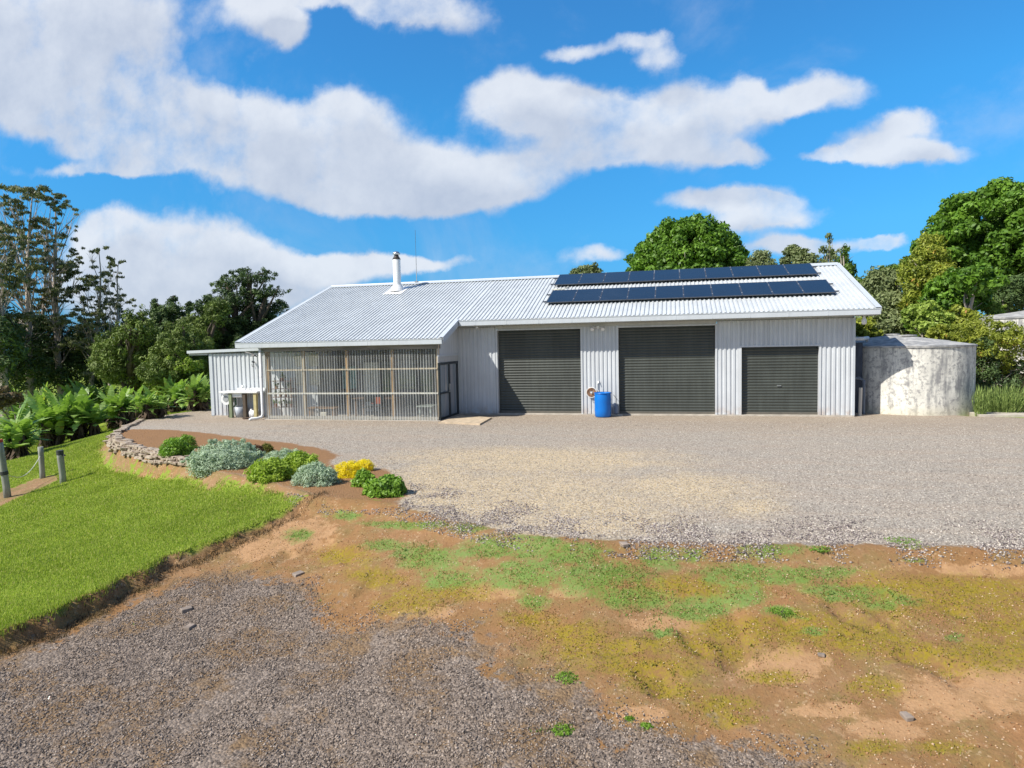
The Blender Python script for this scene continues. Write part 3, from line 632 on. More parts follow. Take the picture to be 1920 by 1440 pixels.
# chimney flue
CX, CY = -11.98, 27.45; zc = rz_(CY)
fl = MB(); fl.lathe((CX, CY, zc-.1), [(.17, 0), (.17, 1.52), (.165, 1.53)], 24)
FLUEM = simple('white_flue', (.74, .75, .76), .35, var=.05)
flo = fl.build('chimney', FLUEM, shed, smooth=True)
m = MB(); m.lathe((CX, CY, zc), [(.36, -.03), (.30, .10), (.185, .27), (.175, .33)], 24)
m.beam((CX, CY-.62, rz_(CY-.62)+.042), (CX, CY+.45, rz_(CY+.45)+.042), .9, .012, (0, -SL, 1)); m.build('flashing', FLUEM, flo)
m = MB(); m.lathe((CX, CY, zc+1.40), [(.175, .0), (.185, .02), (.10, .16), (.10, .22)], 24); m.build('cowl', simple('sooty_steel', (.05, .04, .035), .5), flo, smooth=True)
m = MB(); m.lathe((CX, CY, zc+1.60), [(.06, 0), (.165, .03), (.17, .07), (.12, .14), (.05, .165), (0.001, .17)], 24); m.build('cap', simple('galvanised', (.6, .62, .64), .3, .9), flo, smooth=True)
# antenna
an = thing('antenna', 'thin whip antenna standing on the roof ridge right of the chimney', 'antenna', (-11.5, YR, ZR))
MB().tube([(-11.5, YR, ZR+.02), (-11.5, YR, ZR+1.15)], .017, 6).build('mast', simple('antenna_metal', (.35, .36, .38), .5), an)
MB().tube([(-11.5, YR, ZR+1.151), (-11.5, YR, ZR+2.45)], .008, 6).build('whip', simple('antenna_dark', (.10, .10, .11), .5), an)
MB().beam((-11.5, YR-.1, ZR+.07), (-11.5, YR+.1, ZR+.07), .16, .03).build('foot', simple('antenna_metal', (.35, .36, .38), .5), an)

# solar panels: 2 rows of 10 -------------------------------------------
t = NT('solar_glass'); U = t.pos(obj=True); sx3 = t.n('ShaderNodeSeparateXYZ'); t.set(sx3.inputs[0], U)
gxl = t.math('GREATER_THAN', t.math('PINGPONG', sx3.outputs[0], .0785), .076); gyl = t.math('GREATER_THAN', t.math('PINGPONG', sx3.outputs[1], .0785), .076)
dirt = t.vor(1.7, t.pos()); dd = t.rng(dirt.outputs['Distance'], .035, .02)
c = t.mix(t.math('MULTIPLY', t.math('MAXIMUM', gxl, gyl), .07), t.mix(t.noise(.8, 3), (.014, .019, .028), (.020, .027, .038)), (.05, .07, .10)); c = t.mix(t.math('MULTIPLY', dd, .6), c, (.5, .5, .48))
t.p(color=c, rough=t.rng(t.noise(2, 3), .3, .7, .10, .24), spec=.55); SOL = t.m
ALU = simple('dark_frame', (.09, .10, .12), .4, .3)
CLIP = simple('clip_alu', (.72, .73, .74), .35, .6)
tilt = math.atan(SL)
def panel():
    o = thing('solar_panel', 'x', 'solar panel')
    W, L, T = 1.006, 1.62, .035
    m = MB(); q = .018
    m.box(-W/2, W/2, 0, q, 0, T); m.box(-W/2, W/2, L-q, L, 0, T); m.box(-W/2, -W/2+q, q, L-q, 0, T); m.box(W/2-q, W/2, q, L-q, 0, T)
    m.build('frame', ALU, o, local=True)
    MB().box(-W/2+q, W/2-q, q, L-q, .004, T-.004).build('glass', SOL, o, local=True)
    [MB().box(W/2-.012, W/2+.02, L*q, L*q+.05, T, T+.008).build('clamp', CLIP, o, local=True) for q in (.955, .70, .18)]
    return o
pr0 = panel()
ordn = ['first', 'second', 'third', 'fourth', 'fifth', 'sixth', 'seventh', 'eighth', 'ninth', 'tenth']
for row, (ys, xs) in enumerate(((24.52, -4.62), (26.86, -4.72))):
    for k in range(10):
        if row == 0 and k == 0: o = pr0
        else:
            o = pr0.copy(); COL.objects.link(o)
            for ch in pr0.children:
                c2 = ch.copy(); COL.objects.link(c2); c2.parent = o
        o.location = (xs+.52+k*1.017, ys, rz_(ys)+.115); o.rotation_euler = (tilt, 0, 0)
        w_ = ('lower', 'upper')[row]
        lb = f'{ordn[k]} dark solar panel from the left in the {w_} row on the roof'
        if k == 0: lb = f'dark solar panel at the left end of the {w_} roof row'
        if k == 9: lb = f'dark solar panel at the right end of the {w_} roof row'
        o['label'] = lb; o['group'] = 'solar panels in two rows on the shed roof'
for row, (ys, xs) in enumerate(((24.52, -4.62), (26.86, -4.72))):
    for j, q in enumerate((.28, 1.16)):
        y = ys+q
        o = MB().beam((xs-.18, y, rz_(y)+.085), (xs+10.34, y, rz_(y)+.085), .04, .045, (0, -SL, 1)).build('mounting_rail', ALU)
        tag(o, f"{('lower', 'upper')[j]} mounting rail sticking out under the {('lower', 'upper')[row]} row of solar panels", 'rail', 'solar panel rails')
o = MB().tube([(-4.72, 26.5, rz_(26.5)+.06), (-4.5, 26.42, rz_(26.42)+.07), (-4.2, 26.45, rz_(26.45)+.07), (-4.1, 26.8, rz_(26.8)+.07)], .022, 6).build('cable_conduit', simple('cream_pvc', (.62, .6, .5), .5))
tag(o, 'pale cable conduit between the two solar panel rows at their left end', 'conduit')

# floodlight on the wall, sensor light, hose reel, drum ... --------------
WHT = simple('white_plastic', (.75, .76, .76), .4, var=.04)
fl = thing('floodlight', 'white twin floodlight under the eave above the blue drum', 'light', (-2.55, YW-.03, 3.2))
MB().box(-2.6, -2.5, YW-.1, YW-.035, 3.16, 3.26).build('base', WHT, fl, bevel=.01)
for s in (-1, 1):
    lx = -2.55+s*.17
    l = MB().tube([(lx, YW-.14, 3.21), (lx+s*.02, YW-.26, 3.12)], [.045, .065], 14).build('lamp_head', WHT, fl); MB().tube([(-2.55+s*.05, YW-.07, 3.2), (lx, YW-.14, 3.21)], .012, 6).build('arm', WHT, fl)
fl = thing('wall_lamp', 'small white lamp under the eave beside the porch valley', 'light', (-7.05, YW-.3, 3.33))
MB().lathe((-7.05, YW-.35, 3.27), [(.001, 0), (.05, .01), (.055, .07), (.001, .075)], 14).build('shade', WHT, fl, smooth=True)
fl = thing('eave_lamp', 'white bulkhead lamp hanging under the right end of the eave', 'light', (6.15, YE+.2, 3.3))
MB().lathe((6.15, YE+.25, 3.06), [(.001, 0), (.07, .02), (.08, .14), (.04, .22), (.03, .3)], 14).build('shade', WHT, fl, smooth=True)
# drum
dc = atz(1129, 783.5); dx, dy = float(dc[0]), float(dc[1])+.30; dz = h1(dx, dy)
BLUE = NT('blue_plastic'); BLUE.p(color=BLUE.mix(BLUE.noise(3, 3, BLUE.pos(obj=True)), (.001, .13, .50), (.003, .19, .66)), rough=.35, spec=.5); BLUE = BLUE.m
dm = thing('drum', 'bright blue plastic drum standing open topped by the wall', 'drum', (dx, dy, dz))
MB().lathe((dx, dy, dz), [(.001, .01), (.26, .01), (.285, .04), (.29, .2), (.296, .27), (.29, .34), (.292, .55), (.298, .62), (.292, .69), (.29, .80), (.275, .87), (.265, .872), (.262, .80), (.262, .06), (.001, .05)], 40).build('body', BLUE, dm, smooth=True)
MB().lathe((dx, dy, dz+.835), [(.291, 0), (.305, .01), (.305, .035), (.291, .045)], 40).build('rim', BLUE, dm, smooth=True)
MB().lathe((dx, dy, dz+.79), [(.001, .0), (.26, .0)], 30).build('water', simple('drum_water', (.25, .30, .32), .1), dm)
hx = float(atY(1109, 737, YW-.15)[0])
hr = thing('hose_reel', 'brown and white hose reel on the wall left of the blue drum', 'hose reel', (hx, YW-.1, .85))
m = MB()
for k in range(5):
    rr = .07+.022*k; m.tube([(hx+rr*math.cos(a), YW-.13-.012*(k % 2), .84+rr*math.sin(a)) for a in np.linspace(0, 2*PI, 20)], .014, 6, False)
m.build('hose', simple('brown_hose', (.30, .17, .10), .6, var=.4, nscale=20), hr)
for s in (-1, 1): MB().tube([(hx+.185*math.cos(a), YW-.13+s*.05, .84+.185*math.sin(a)) for a in np.linspace(0, 2*PI, 24)], .012, 6, False).build('rim', WHT, hr)
MB().tube([(hx, YW-.03, .84), (hx, YW-.2, .84)], .03, 10).build('hub', WHT, hr)
MB().beam((hx+.15, YW-.14, .84), (hx+.32, YW-.16, .76), .03, .03).build('crank', simple('dark_plastic', (.03, .03, .035), .5), hr)
tp = thing('tap', 'small metal tap on the wall above the hose reel', 'tap', (-2.42, YW-.03, 1.3)); tx = float(atY(1122, 717, YW-.05)[0])
m = MB(); m.tube([(tx, YW-.03, 1.22), (tx, YW-.10, 1.22), (tx, YW-.12, 1.17)], .02, 8); m.tube([(tx-.05, YW-.07, 1.27), (tx+.05, YW-.07, 1.27)], .012, 6); m.tube([(tx, YW-.07, 1.22), (tx, YW-.07, 1.27)], .012, 6); m.build('spout', simple('galvanised', (.6, .62, .64), .3, .9), tp)
MB().tube([(tx-.02, YW-.04, 1.22), (tx-.02, YW-.04, .95)], .013, 6).build('pipe', simple('galvanised', (.6, .62, .64), .3, .9), tp)
bx_ = float(atY(1155, 770, YW-.2)[0])
gb = thing('gas_bottle', 'small grey steel bottle on the ledge between blue drum and door', 'gas bottle', (bx_, YW-.16, .06))
MB().lathe((bx_, YW-.16, .06), [(.001, 0), (.085, .01), (.09, .05), (.09, .27), (.06, .33), (.03, .34), (.03, .38), (.001, .385)], 20).build('body', simple('bottle_paint', (.22, .26, .33), .35), gb, smooth=True)
MB().tube([(bx_, YW-.16, .445), (bx_+.02, YW-.1, .60), (bx_-.10, YW-.05, .75)], .008, 6).build('hose', simple('dark_plastic', (.03, .03, .035), .5), gb)
MB().box(bx_-.25, bx_+.25, YW-.32, YW-.10, -.02, .055).build('step', CONC); tag(bpy.data.objects['step'], 'low concrete step against the wall right of the blue drum', 'step')
rp = MB(); P0 = atz(822, 794); P1 = atz(900, 797); P2 = atz(922, 785); P3 = atz(862, 781)
i = len(rp.v); 
for q in (P0, P1, P2, P3): rp.v.append((q[0], q[1], .05))
for q in (P0, P1, P2, P3): rp.v.append((q[0], q[1], -.1))
rp.f += [(0, 1, 2, 3), (7, 6, 5, 4), (0, 4, 5, 1), (1, 5, 6, 2), (2, 6, 7, 3), (3, 7, 4, 0)]
tag(rp.build('door_step', simple('plywood', (.50, .40, .28), .85, var=.2)), 'flat plywood coloured landing outside the dark glass door', 'step')
# downpipe at the porch corner with an elbow on the gravel
dpx = float(atY(491, 740, YB-.05)[0]); dp = thing('downpipe', 'white downpipe at the porch corner with its elbow spout over the gravel', 'pipe', (dpx, YB-.05, 0))
MB().tube([(dpx, YB-.05, ZV-.2), (dpx, YB-.05, .22), (dpx-.04, YB-.08, .10), (dpx-.14, YB-.2, .07), (dpx-.3, YB-.33, .07), (dpx-.36, YB-.36, .02)], .05, 12).build('pipe', WHT, dp, smooth=True)
for zz in (.6, 1.6): MB().tube([(dpx, YB-.05, zz), (dpx, YB-.05, zz+.04)], .056, 12).build('bracket', WHT, dp)
# wash bench
def xa(px, Y=22.1): return float(atY(px, 740, Y)[0])
wb = thing('wash_bench', 'white outdoor wash bench on timber posts against the annexe wall', 'bench', (xa(460), 22.1, 0))
MB().box(xa(418), xa(489), 21.85, 22.40, .97, 1.04).box(xa(436), xa(489), 22.40, 22.45, 1.0, 1.14).build('bench_top', WHT, wb, bevel=.01)
MB().box(xa(438), xa(458), 21.95, 22.3, .80, .97).build('basin', simple('white_enamel', (.7, .71, .72), .25), wb, bevel=.02)
for px, mt in ((437, simple('mossy_post', (.20, .24, .14), .9)), (463, simple('dark_post', (.09, .07, .05), .9)), (483, simple('yellow_post', (.46, .40, .20), .9))):
    MB().box(xa(px)-.06, xa(px)+.06, 21.9, 22.02, -.02, .97).build('leg', mt, wb)
MB().tube([(xa(450), 22.36, 1.04), (xa(450), 22.36, 1.22), (xa(450), 22.26, 1.24), (xa(450), 22.22, 1.18)], .014, 6).build('faucet', simple('galvanised', (.6, .62, .64), .3, .9), wb)
MB().tube([(xa(460), 22.36, 1.04), (xa(460), 22.36, 1.14), (xa(462), 22.3, 1.16)], .014, 6).build('faucet', simple('galvanised', (.6, .62, .64), .3, .9), wb)
pm = thing('extractor_unit', 'round white unit with grey grille left of the wash bench', 'unit', (xa(426), 22.2, 0))
ex = xa(426); m = MB(); m.tube([(ex, 22.0, .72), (ex, 22.25, .72)], .22, 24); m.build('housing', WHT, pm)
m = MB(); m.tube([(ex, 21.985, .74), (ex, 21.999, .74)], .12, 20); m.build('grille', simple('grey_grille', (.32, .34, .35), .5), pm)
MB().tube([(ex+.04, 22.1, .5), (ex+.04, 22.1, -.05)], .03, 8).build('stand', simple('dark_plastic', (.03, .03, .035), .5), pm)
MB().tube([(ex+.25, 22.2, .9), (ex+.32, 22.15, .75), (ex+.30, 22.2, .5), (ex+.2, 22.2, .4)], .03, 8).build('hose', simple('green_hose', (.05, .14, .08), .6), pm)
for nm, lb, cat, px, prof, mt in (
  ('bucket', 'white bucket on the ground under the right end of the wash bench', 'bucket', 476, [(.001, .0), (.13, .0), (.16, .30), (.15, .30), (.12, .03)], WHT),
  ('jug', 'white plastic jug on top of the ground beside the yellow bench leg', 'jug', 470, [(.001, .0), (.09, .01), (.10, .22), (.05, .30), (.04, .34), (.001, .35)], WHT),
  ('wash_basin', 'grey tub under the middle of the wash bench', 'tub', 449, [(.001, .0), (.16, .0), (.22, .42), (.20, .42), (.15, .03)], simple('grey_tub', (.42, .46, .50), .5)),
  ('pot_saucer', 'low dark saucer on the gravel before the wash bench', 'saucer', 460, [(.001, .0), (.13, .0), (.16, .05), (.15, .05), (.12, .02)], simple('terracotta_dark', (.10, .07, .05), .8))):
    y = {'wash_basin': 22.15, 'pot_saucer': 21.6}.get(nm, 22.05); X = xa(px, y); o = MB().lathe((X, y, max(h1(X, y), 0)+.0), prof, 20).build(nm, mt, smooth=True); tag(o, lb, cat)
wl = thing('hook_bracket', 'small black hook bracket on the annexe wall', 'bracket', (xa(479, ay-.05), ay-.06, 2.1)); hx2 = xa(479, ay-.05)
MB().beam((hx2, ay-.04, 2.15), (hx2, ay-.16, 2.18), .05, .06).build('arm', BLK, wl); MB().tube([(hx2-.08, ay-.08, 2.08), (hx2-.06, ay-.08, 1.98), (hx2, ay-.08, 1.98)], .012, 6).build('hook', BLK, wl)
bp = thing('barn_lamp', 'dark angled lamp bracket under the porch roof corner', 'light', (xa(478, 22.2), 22.2, 2.5)); hx3 = xa(474, 22.0)
MB().tube([(hx3-.25, 22.0, 2.56), (hx3, 22.0, 2.50), (hx3+.25, 22.0, 2.38)], .022, 6).tube([(hx3, 22.0, 2.42), (hx3+.2, 22.0, 2.42)], .03, 8).build('bracket', simple('grey_iron', (.14, .14, .15), .5), bp)
# porch furniture ------------------------------------------------------
def xp(px, Y): return float(atY(px, 750, Y)[0])
DW = simple('dark_wood', (.13, .08, .05), .7, var=.3); BW = simple('brown_wood', (.28, .17, .09), .7, var=.3)
def table(x0, x1_, y0, y1, z, mt, lb, legw=.07):
    o = thing('table', lb, 'table', ((x0+x1_)/2, (y0+y1)/2, .022))
    MB().box(x0, x1_, y0, y1, z-.04, z).build('tabletop', mt, o)
    for X in (x0+.06, x1_-.06-legw):
        for Y in (y0+.06, y1-.06-legw): MB().box(X, X+legw, Y, Y+legw, .022, z-.04).build('leg', mt, o)
    return o
table(xp(668, 22.4), xp(745, 22.4), 22.1, 22.9, .76, DW, 'dark wooden table in the porch behind the middle posts')
tc = MB().box(xp(699, 22.2), xp(716, 22.2), 22.08, 22.7, .765, .80).box(xp(699, 22.2), xp(716, 22.2), 22.07, 22.079, .55, .80).build('tablecloth', simple('red_cloth', (.35, .10, .06), .9)); tag(tc, 'faded red cloth over the dark porch table', 'cloth')
table(xp(578, 22.0), xp(630, 22.0), 21.85, 22.25, .42, BW, 'low brown bench table near the left porch post')
tag(MB().box(xp(601, 21.8), xp(612, 21.8), 21.72, 21.84, .022, .26).build('crate', simple('cream_crate', (.6, .57, .48), .8), bevel=.01), 'small cream box standing before the low porch bench', 'box')
def chair(px, y, lb, mt=BLK):
    X = xp(px, y); o = thing('chair', lb, 'chair', (X, y, .022), 'chairs in the porch')
    MB().box(X-.22, X+.22, y-.22, y+.22, .43, .47).build('seat', mt, o); MB().box(X-.22, X+.22, y+.19, y+.22, .62, .88).build('backrest', mt, o)
    for a in (-.2, .17):
        for b in (-.2, .18): MB().box(X+a, X+a+.035, y+b, y+b+.035, .022, .43 if b < 0 else .85).build('leg', mt, o)
chair(688, 21.85, 'black chair left of the red cloth in the porch'); chair(706, 21.9, 'black chair in front of the red cloth in the porch'); chair(775, 22.3, 'dark chair near the right end of the porch')
table(xp(786, 22.3), xp(815, 22.3), 22.0, 22.7, .48, simple('grey_plastic', (.30, .34, .32), .6), 'low grey table near the glass door in the porch')
# wire plant shelf
sh = thing('plant_shelf', 'thin metal shelf rack with potted plants at the left of the porch', 'shelf', (xp(535, 22.0), 22.0, .022)); s0, s1 = xp(512, 22.0), xp(551, 22.0)
IR = simple('rusty_iron', (.14, .08, .06), .8)
for X in (s0, (s0+s1)/2, s1):
    for Y in (21.85, 22.15): MB().box(X-.012, X+.012, Y-.012, Y+.012, .022, 1.55).build('upright', IR, sh)
for z_ in (.42, .80, 1.12, 1.42): MB().box(s0, s1, 21.85, 22.15, z_, z_+.015).build('shelf_board', IR, sh)
for k in range(11):
    X = s0+(s1-s0)*((k % 4)+.5)/4; z_ = (.435, .815, 1.135, 1.435)[k//4 if k < 8 else 2+(k % 2)]
    if k >= 8: X = s0+(s1-s0)*(k-7.3)/3.4
    o = thing('potted_plant', ['terracotta pot with a green sprig', 'pale pot with a bushy plant', 'brown pot with dry stems'][k % 3]+f", {ordn[k % 4]} from the left on the {['lowest', 'second', 'third', 'top'][k//4 if k < 8 else 2+(k % 2)]} shelf", 'plant pot', (X, 22.0, z_), 'pots on the porch shelf')
    MB().lathe((X, 22.0, z_), [(.001, 0), (.045, 0), (.065, .12), (.055, .12), (.001, .1)], 12).build('pot', [simple('terracotta', (.38, .17, .09), .85), simple('pale_pot', (.6, .57, .5), .8), BW][k % 3], o)
    n = 40; R = np.random.default_rng(k); c = np.array([X, 22.0, z_+.18])+R.normal(0, .045, (n, 3)); d1 = R.normal(0, .03, (n, 3)); d2 = R.normal(0, .03, (n, 3))
    link('foliage', mesh_np('foliage', np.stack([c-d1, c+d2, c+d1], 1).reshape(-1, 3), np.arange(3*n).reshape(-1, 3), tint=np.repeat(R.random(n), 3)), leafmat('pot_leaf', (.05, .10, .03), (.2, .3, .08)), o)
# ------------------------------------------------------------------ water tanks
t = NT('weathered_concrete'); P = t.pos(); st = t.noise(3.2, 5, t.pos((1, 1, .16)), .7); st2 = t.noise(8, 4, t.pos((1, 1, .05)), .7); bl = t.noise(1.3, 6, P, .7); sp = t.noise(7, 5, P, .75)
z = t.n('ShaderNodeSeparateXYZ'); t.set(z.inputs[0], P)
c = t.mix(t.rng(bl, .35, .65), (.58, .57, .52), (.82, .80, .72))
c = t.mix(t.math('MULTIPLY', t.rng(t.math('ADD', st, t.math('MULTIPLY', t.math('SUBTRACT', bl, .5), .8)), .48, .70), .80), c, (.17, .175, .19))
hi = t.rng(z.outputs[2], 1.4, 2.6)
c = t.mix(t.math('MULTIPLY', t.math('MULTIPLY', t.rng(st2, .48, .66), hi), .7), c, (.11, .12, .14))
c = t.mix(t.math('MULTIPLY', t.rng(sp, .49, .62), .72), c, (.24, .235, .24))
c = t.mix(t.math('MULTIPLY', t.rng(z.outputs[2], .5, -.1), .5), c, (.66, .60, .42))
t.p(color=c, rough=.9, spec=.2); t.bump(t.math('ADD', sp, bl), .35, .02); TANKM = t.m
t = NT('tank_lid'); c = t.mix(t.rng(t.noise(4, 6), .35, .65), (.24, .245, .25), (.46, .455, .44)); t.p(color=c, rough=.9); t.bump(t.noise(20, 4), .4, .01); LIDM = t.m
def tank(lb, cx, cy, R, z0, zr, zp, off=0):
    o = thing('water_tank', lb, 'water tank', (cx, cy, z0), 'round concrete water tanks')
    MB().lathe((cx, cy, z0), [(R+.0, -.3), (R+.0, zr-z0-.07)], 72).build('wall', TANKM, o, smooth=True)
    MB().lathe((cx, cy, 0), [(R-.1, zr-.07), (R+.035, zr-.069), (R+.04, zr-.0), (R*.6, zr+(zp-zr)*.40), (R*.2, zr+(zp-zr)*.82), (.001, zp)], 72).build('lid', LIDM, o)
    MB().lathe((cx, cy, 0), [(.001, zp-.03), (.3, zp-.02), (.3, zp+.03), (.001, zp+.04)], 20).build('hatch', LIDM, o)
    return o
TCX, TCY, TR = 8.3, 26.13, 2.03
rim = atY(1740, 648, TCY-TR)[2]
tank('stained concrete water tank half in sun beside the right end of the shed', TCX, TCY, TR, -.2, float(rim), float(atD(1722, 629, math.hypot(TCX, TCY))[2]))
c2 = atD(1672, 650, 31.2)
tank('shaded concrete water tank behind the stained one, only its cone lid showing', float(c2[0]), float(c2[1]), 2.0, -.2, float(atD(1672, 641, 29.5)[2]), float(atD(1672, 627.5, 31.2)[2]))
c3 = atD(1952, 640, 36)
tank('pale concrete tank mostly hidden behind the flowering shrub at the right edge', float(c3[0]), float(c3[1]), 2.9, .6, float(atD(1900, 594, 33.2)[2]), float(atD(1900, 580, 36)[2]))
# pipes and post between shed and tank
pp = atY(1612, 785, 23.95); o = MB().tube([(pp[0], 23.95, -.2), (float(atY(1614, 727, 23.95)[0]), 23.95, float(atY(1614, 727, 23.95)[2]))], .055, 10).build('post', simple('pale_post', (.52, .49, .43), .8, bump=.2, stretch=(1, 1, .1))); tag(o, 'pale round post between the shed corner and the water tank', 'post')
o = MB().tube([(6.0, 24.6, 1.22), (6.33, 24.5, 1.24), (6.46, 24.48, 1.15), (6.46, 24.48, -.1)], .05, 10).build('water_pipe', simple('blue_grey_pipe', (.13, .16, .21), .5)); tag(o, 'dark low water pipe bent down between shed and tank', 'pipe')
o = MB().tube([(5.9, 24.8, 2.60), (6.50, 24.8, 2.60), (6.72, 25.1, 2.62), (6.75, 25.3, 2.52)], .065, 10).build('roof_pipe', simple('pale_pipe', (.62, .65, .68), .4)); tag(o, 'pale pipe leading from the shed roof over the tank rim', 'pipe')
o = MB().box(5.98, 6.52, 24.9, 25.3, -.25, 2.45).build('dark_gap_box', simple('dark_blue_board', (.055, .07, .10), .8, var=.35, stretch=(1, 1, .2)), bevel=.01); tag(o, 'dark blue grey narrow box filling the dark gap between shed and tank', 'cabinet')  # plain dark box put in to stand for the dark gap beside the tank
e0 = atz(1815, 784); e1 = atz(2100, 782)
m = MB(); m.box(9.75, 17, 23.9, 24.7, -.1, .07); tag(m.build('concrete_apron', CONC, bevel=.01), kind='structure')

# ------------------------------------------------------------------ fence posts and wire
PM = simple('grey_post', (.26, .27, .24), .9, var=.3, nscale=14, bump=.5, stretch=(1, 1, .12)); PT = simple('charred_post', (.04, .045, .045), .8)
posts = []
for bx, by, tx_, ty, r, lb in ((15, 932, -2, 826, .085, 'thick weathered fence post at the left edge of the photo with a black ring'), (80, 896, 76, 838, .075, 'weathered fence post in the middle, beside the soil strip'), (119, 905, 112, 845, .085, 'short grey fence post with a dark top, nearest the stone wall')):
    b = atT(bx, by); tp_ = atD(tx_, ty, math.hypot(b[0], b[1])-.05)
    o = thing('fence_post', lb, 'post', b, 'fence posts on the lawn')
    hgt = np.linalg.norm(tp_-b); n = 6
    ps = [tuple(b+(tp_-b)*q+np.array([0, 0, -.25 if q == 0 else 0])) for q in np.linspace(0, 1, n)]
    MB().tube(ps, [r*1.05]+[r*random.uniform(.93, 1.03) for _ in range(n-1)], 14).build('shaft', PM, o, smooth=True)
    if 'dark top' in lb: MB().tube([tuple(b+(tp_-b)*.88), tuple(b+(tp_-b)*1.01)], r*1.06, 14).build('cap', PT, o); MB().beam(tuple(b+(tp_-b)*.86+[r, 0, 0]), tuple(b+(tp_-b)*.86+[r+.08, 0, 0]), .04, .05).build('insulator', PT, o)
    if 'ring' in lb: MB().tube([tuple(b+(tp_-b)*.40), tuple(b+(tp_-b)*.46)], r*1.12, 14).build('ring', PT, o); MB().tube([tuple(b+(tp_-b)*.97), tuple(b+(tp_-b)*1.015)], r*1.05, 14).build('cap', simple('red_cap', (.30, .03, .02), .6), o)
    posts.append((b, tp_))
a = posts[0][0]+(posts[0][1]-posts[0][0])*.42; b = posts[1][0]+(posts[1][1]-posts[1][0])*.75
o = MB().tube([tuple(a*(1-q)+b*q-np.array([0, 0, .34*math.sin(PI*q)])) for q in np.linspace(0, 1, 14)], .009, 5).build('fence_wire', simple('pale_cord', (.6, .6, .55), .6)); tag(o, 'slack pale cord sagging between the left and the middle fence post', 'wire')

# ------------------------------------------------------------------ dry stone edge of the bed
line = np.array(pxs([(262, 790), (240, 800), (216, 816), (226, 829), (248, 839), (290, 849), (330, 859), (380, 870), (395, 874)], -.02)); seg = np.hypot(*np.diff(line, axis=0).T); cum = np.concatenate([[0], np.cumsum(seg)])
rk = []
for lay in range(7):
    s = random.uniform(0, .2)
    while s < cum[-1]:
        L = random.uniform(.10, .5); X = np.interp(s, cum, line[:, 0]); Y = np.interp(s, cum, line[:, 1]); X2 = np.interp(min(s+.2, cum[-1]), cum, line[:, 0]); Y2 = np.interp(min(s+.2, cum[-1]), cum, line[:, 1])
        d = math.atan2(Y2-Y, X2-X) if abs(X2-X)+abs(Y2-Y) > 1e-3 else 0
        nx_, ny_ = -math.sin(d), math.cos(d); e_ = float(sdist(np.array([X+nx_*.2]), np.array([Y+ny_*.2]), pad_poly)[0])
        if e_ > 0: nx_, ny_ = -nx_, -ny_
        fr = s/cum[-1]; off = (.045*lay-.06)*(1-.45*fr)+random.gauss(0, .03); hh_ = .072*lay*(1-.55*fr)
        xx, yy_ = X+nx_*off, Y+ny_*off; zz = max(.03-hh_, h1(xx, yy_)+.01)+random.uniform(-.01, .02)
        rk.append(((xx, yy_, zz), (L*.55, random.uniform(.05, .12), random.uniform(.022, .042)), d+random.gauss(0, .25)))
        s += L*random.uniform(.75, 1.1)
t = NT('pale_stone'); STN = simple('brown_stone', (.26, .21, .17), .9, var=.3, bump=.4)
t.p(color=t.ramp(t.noise(5, 3, t.pos(), .8), [(.3, (.10, .075, .05)), (.45, (.27, .205, .15)), (.6, (.45, .385, .30)), (.75, (.18, .145, .11))]), rough=.9); t.bump(t.noise(22, 4), .6, .01)
tag(MB().rocks(rk).build('stone_wall', t.m, bevel=.008), 'low dry wall of flat pale stones round the left end of the bed', 'stone wall')
# a few larger stones in bed and on the drive
rk = [(atT(x, y)+np.array([0, 0, .01]), s_) for x, y, s_ in ((597, 893, .05), (604, 898, .04), (588, 906, .04), (610, 880, .05), (1170, 1023, .05), (560, 1078, .06), (1540, 1230, .03), (1700, 1345, .04), (350, 1145, .06), (355, 1178, .05))]
for k, (c, s_) in enumerate(rk):
    o = MB().rocks([(tuple(c), (s_*1.3, s_, s_*.6), random.random()*3)]).build('stone', STN, bevel=.01)
    tag(o, ['grey stone beside the silver shrub', 'small pale stone under the silver shrub', 'flat stone at the lower tip of the silver shrub', 'rough stone between silver and yellow shrubs', 'pale stone on the dark rim of the yard', 'dark stone where driveway gravel meets the soil', 'little stone on the right half of the soil bank', 'pale stone on the bare soil near the right edge', 'stone on the soil below the lawn scarp', 'dark clod at the edge of the driveway'][k], 'stone')

# ------------------------------------------------------------------ vegetation
def leaves(name, C, n, size, mat, parent, out=None, seed=1, shell=.55, flat=.0, droop=0., asp=.55, topb=0):
    """C: (m,6) clumps centre+radii; n leaves spread through their volume"""
    R = np.random.default_rng(seed); C = np.asarray(C, float); wgt = (C[:, 3]*C[:, 4]*C[:, 5])**.667; k = R.choice(len(C), n, p=wgt/wgt.sum())
    d = R.normal(size=(n, 3)); d[:, 2] += topb; d /= np.linalg.norm(d, axis=1)[:, None]; rr = shell+(1-shell)*R.random(n)**.6; rr *= R.uniform(.85, 1.12, n)
    P = C[k, :3]+d*C[k, 3:]*rr[:, None]
    nr = d*.8+R.normal(0, .55, (n, 3)); nr[:, 2] += flat; nr /= np.linalg.norm(nr, axis=1)[:, None]
    u = np.cross(nr, R.normal(size=(n, 3))); u /= np.linalg.norm(u, axis=1)[:, None]+1e-9; u[:, 2] -= droop; v = np.cross(nr, u)
    s = size*R.uniform(.6, 1.35, n)[:, None]
    V = np.stack([P-u*s, P+v*s*asp, P+u*s, P-v*s*asp], 1).reshape(-1, 3)
    ct = R.random(len(C)); ti = np.clip(.55*ct[k]+.45*R.random(n), 0, 1)
    Fa = np.arange(4*n).reshape(-1, 4)
    return link(name, mesh_np(name, V, Fa, tint=np.repeat(ti, 4)), mat, parent)
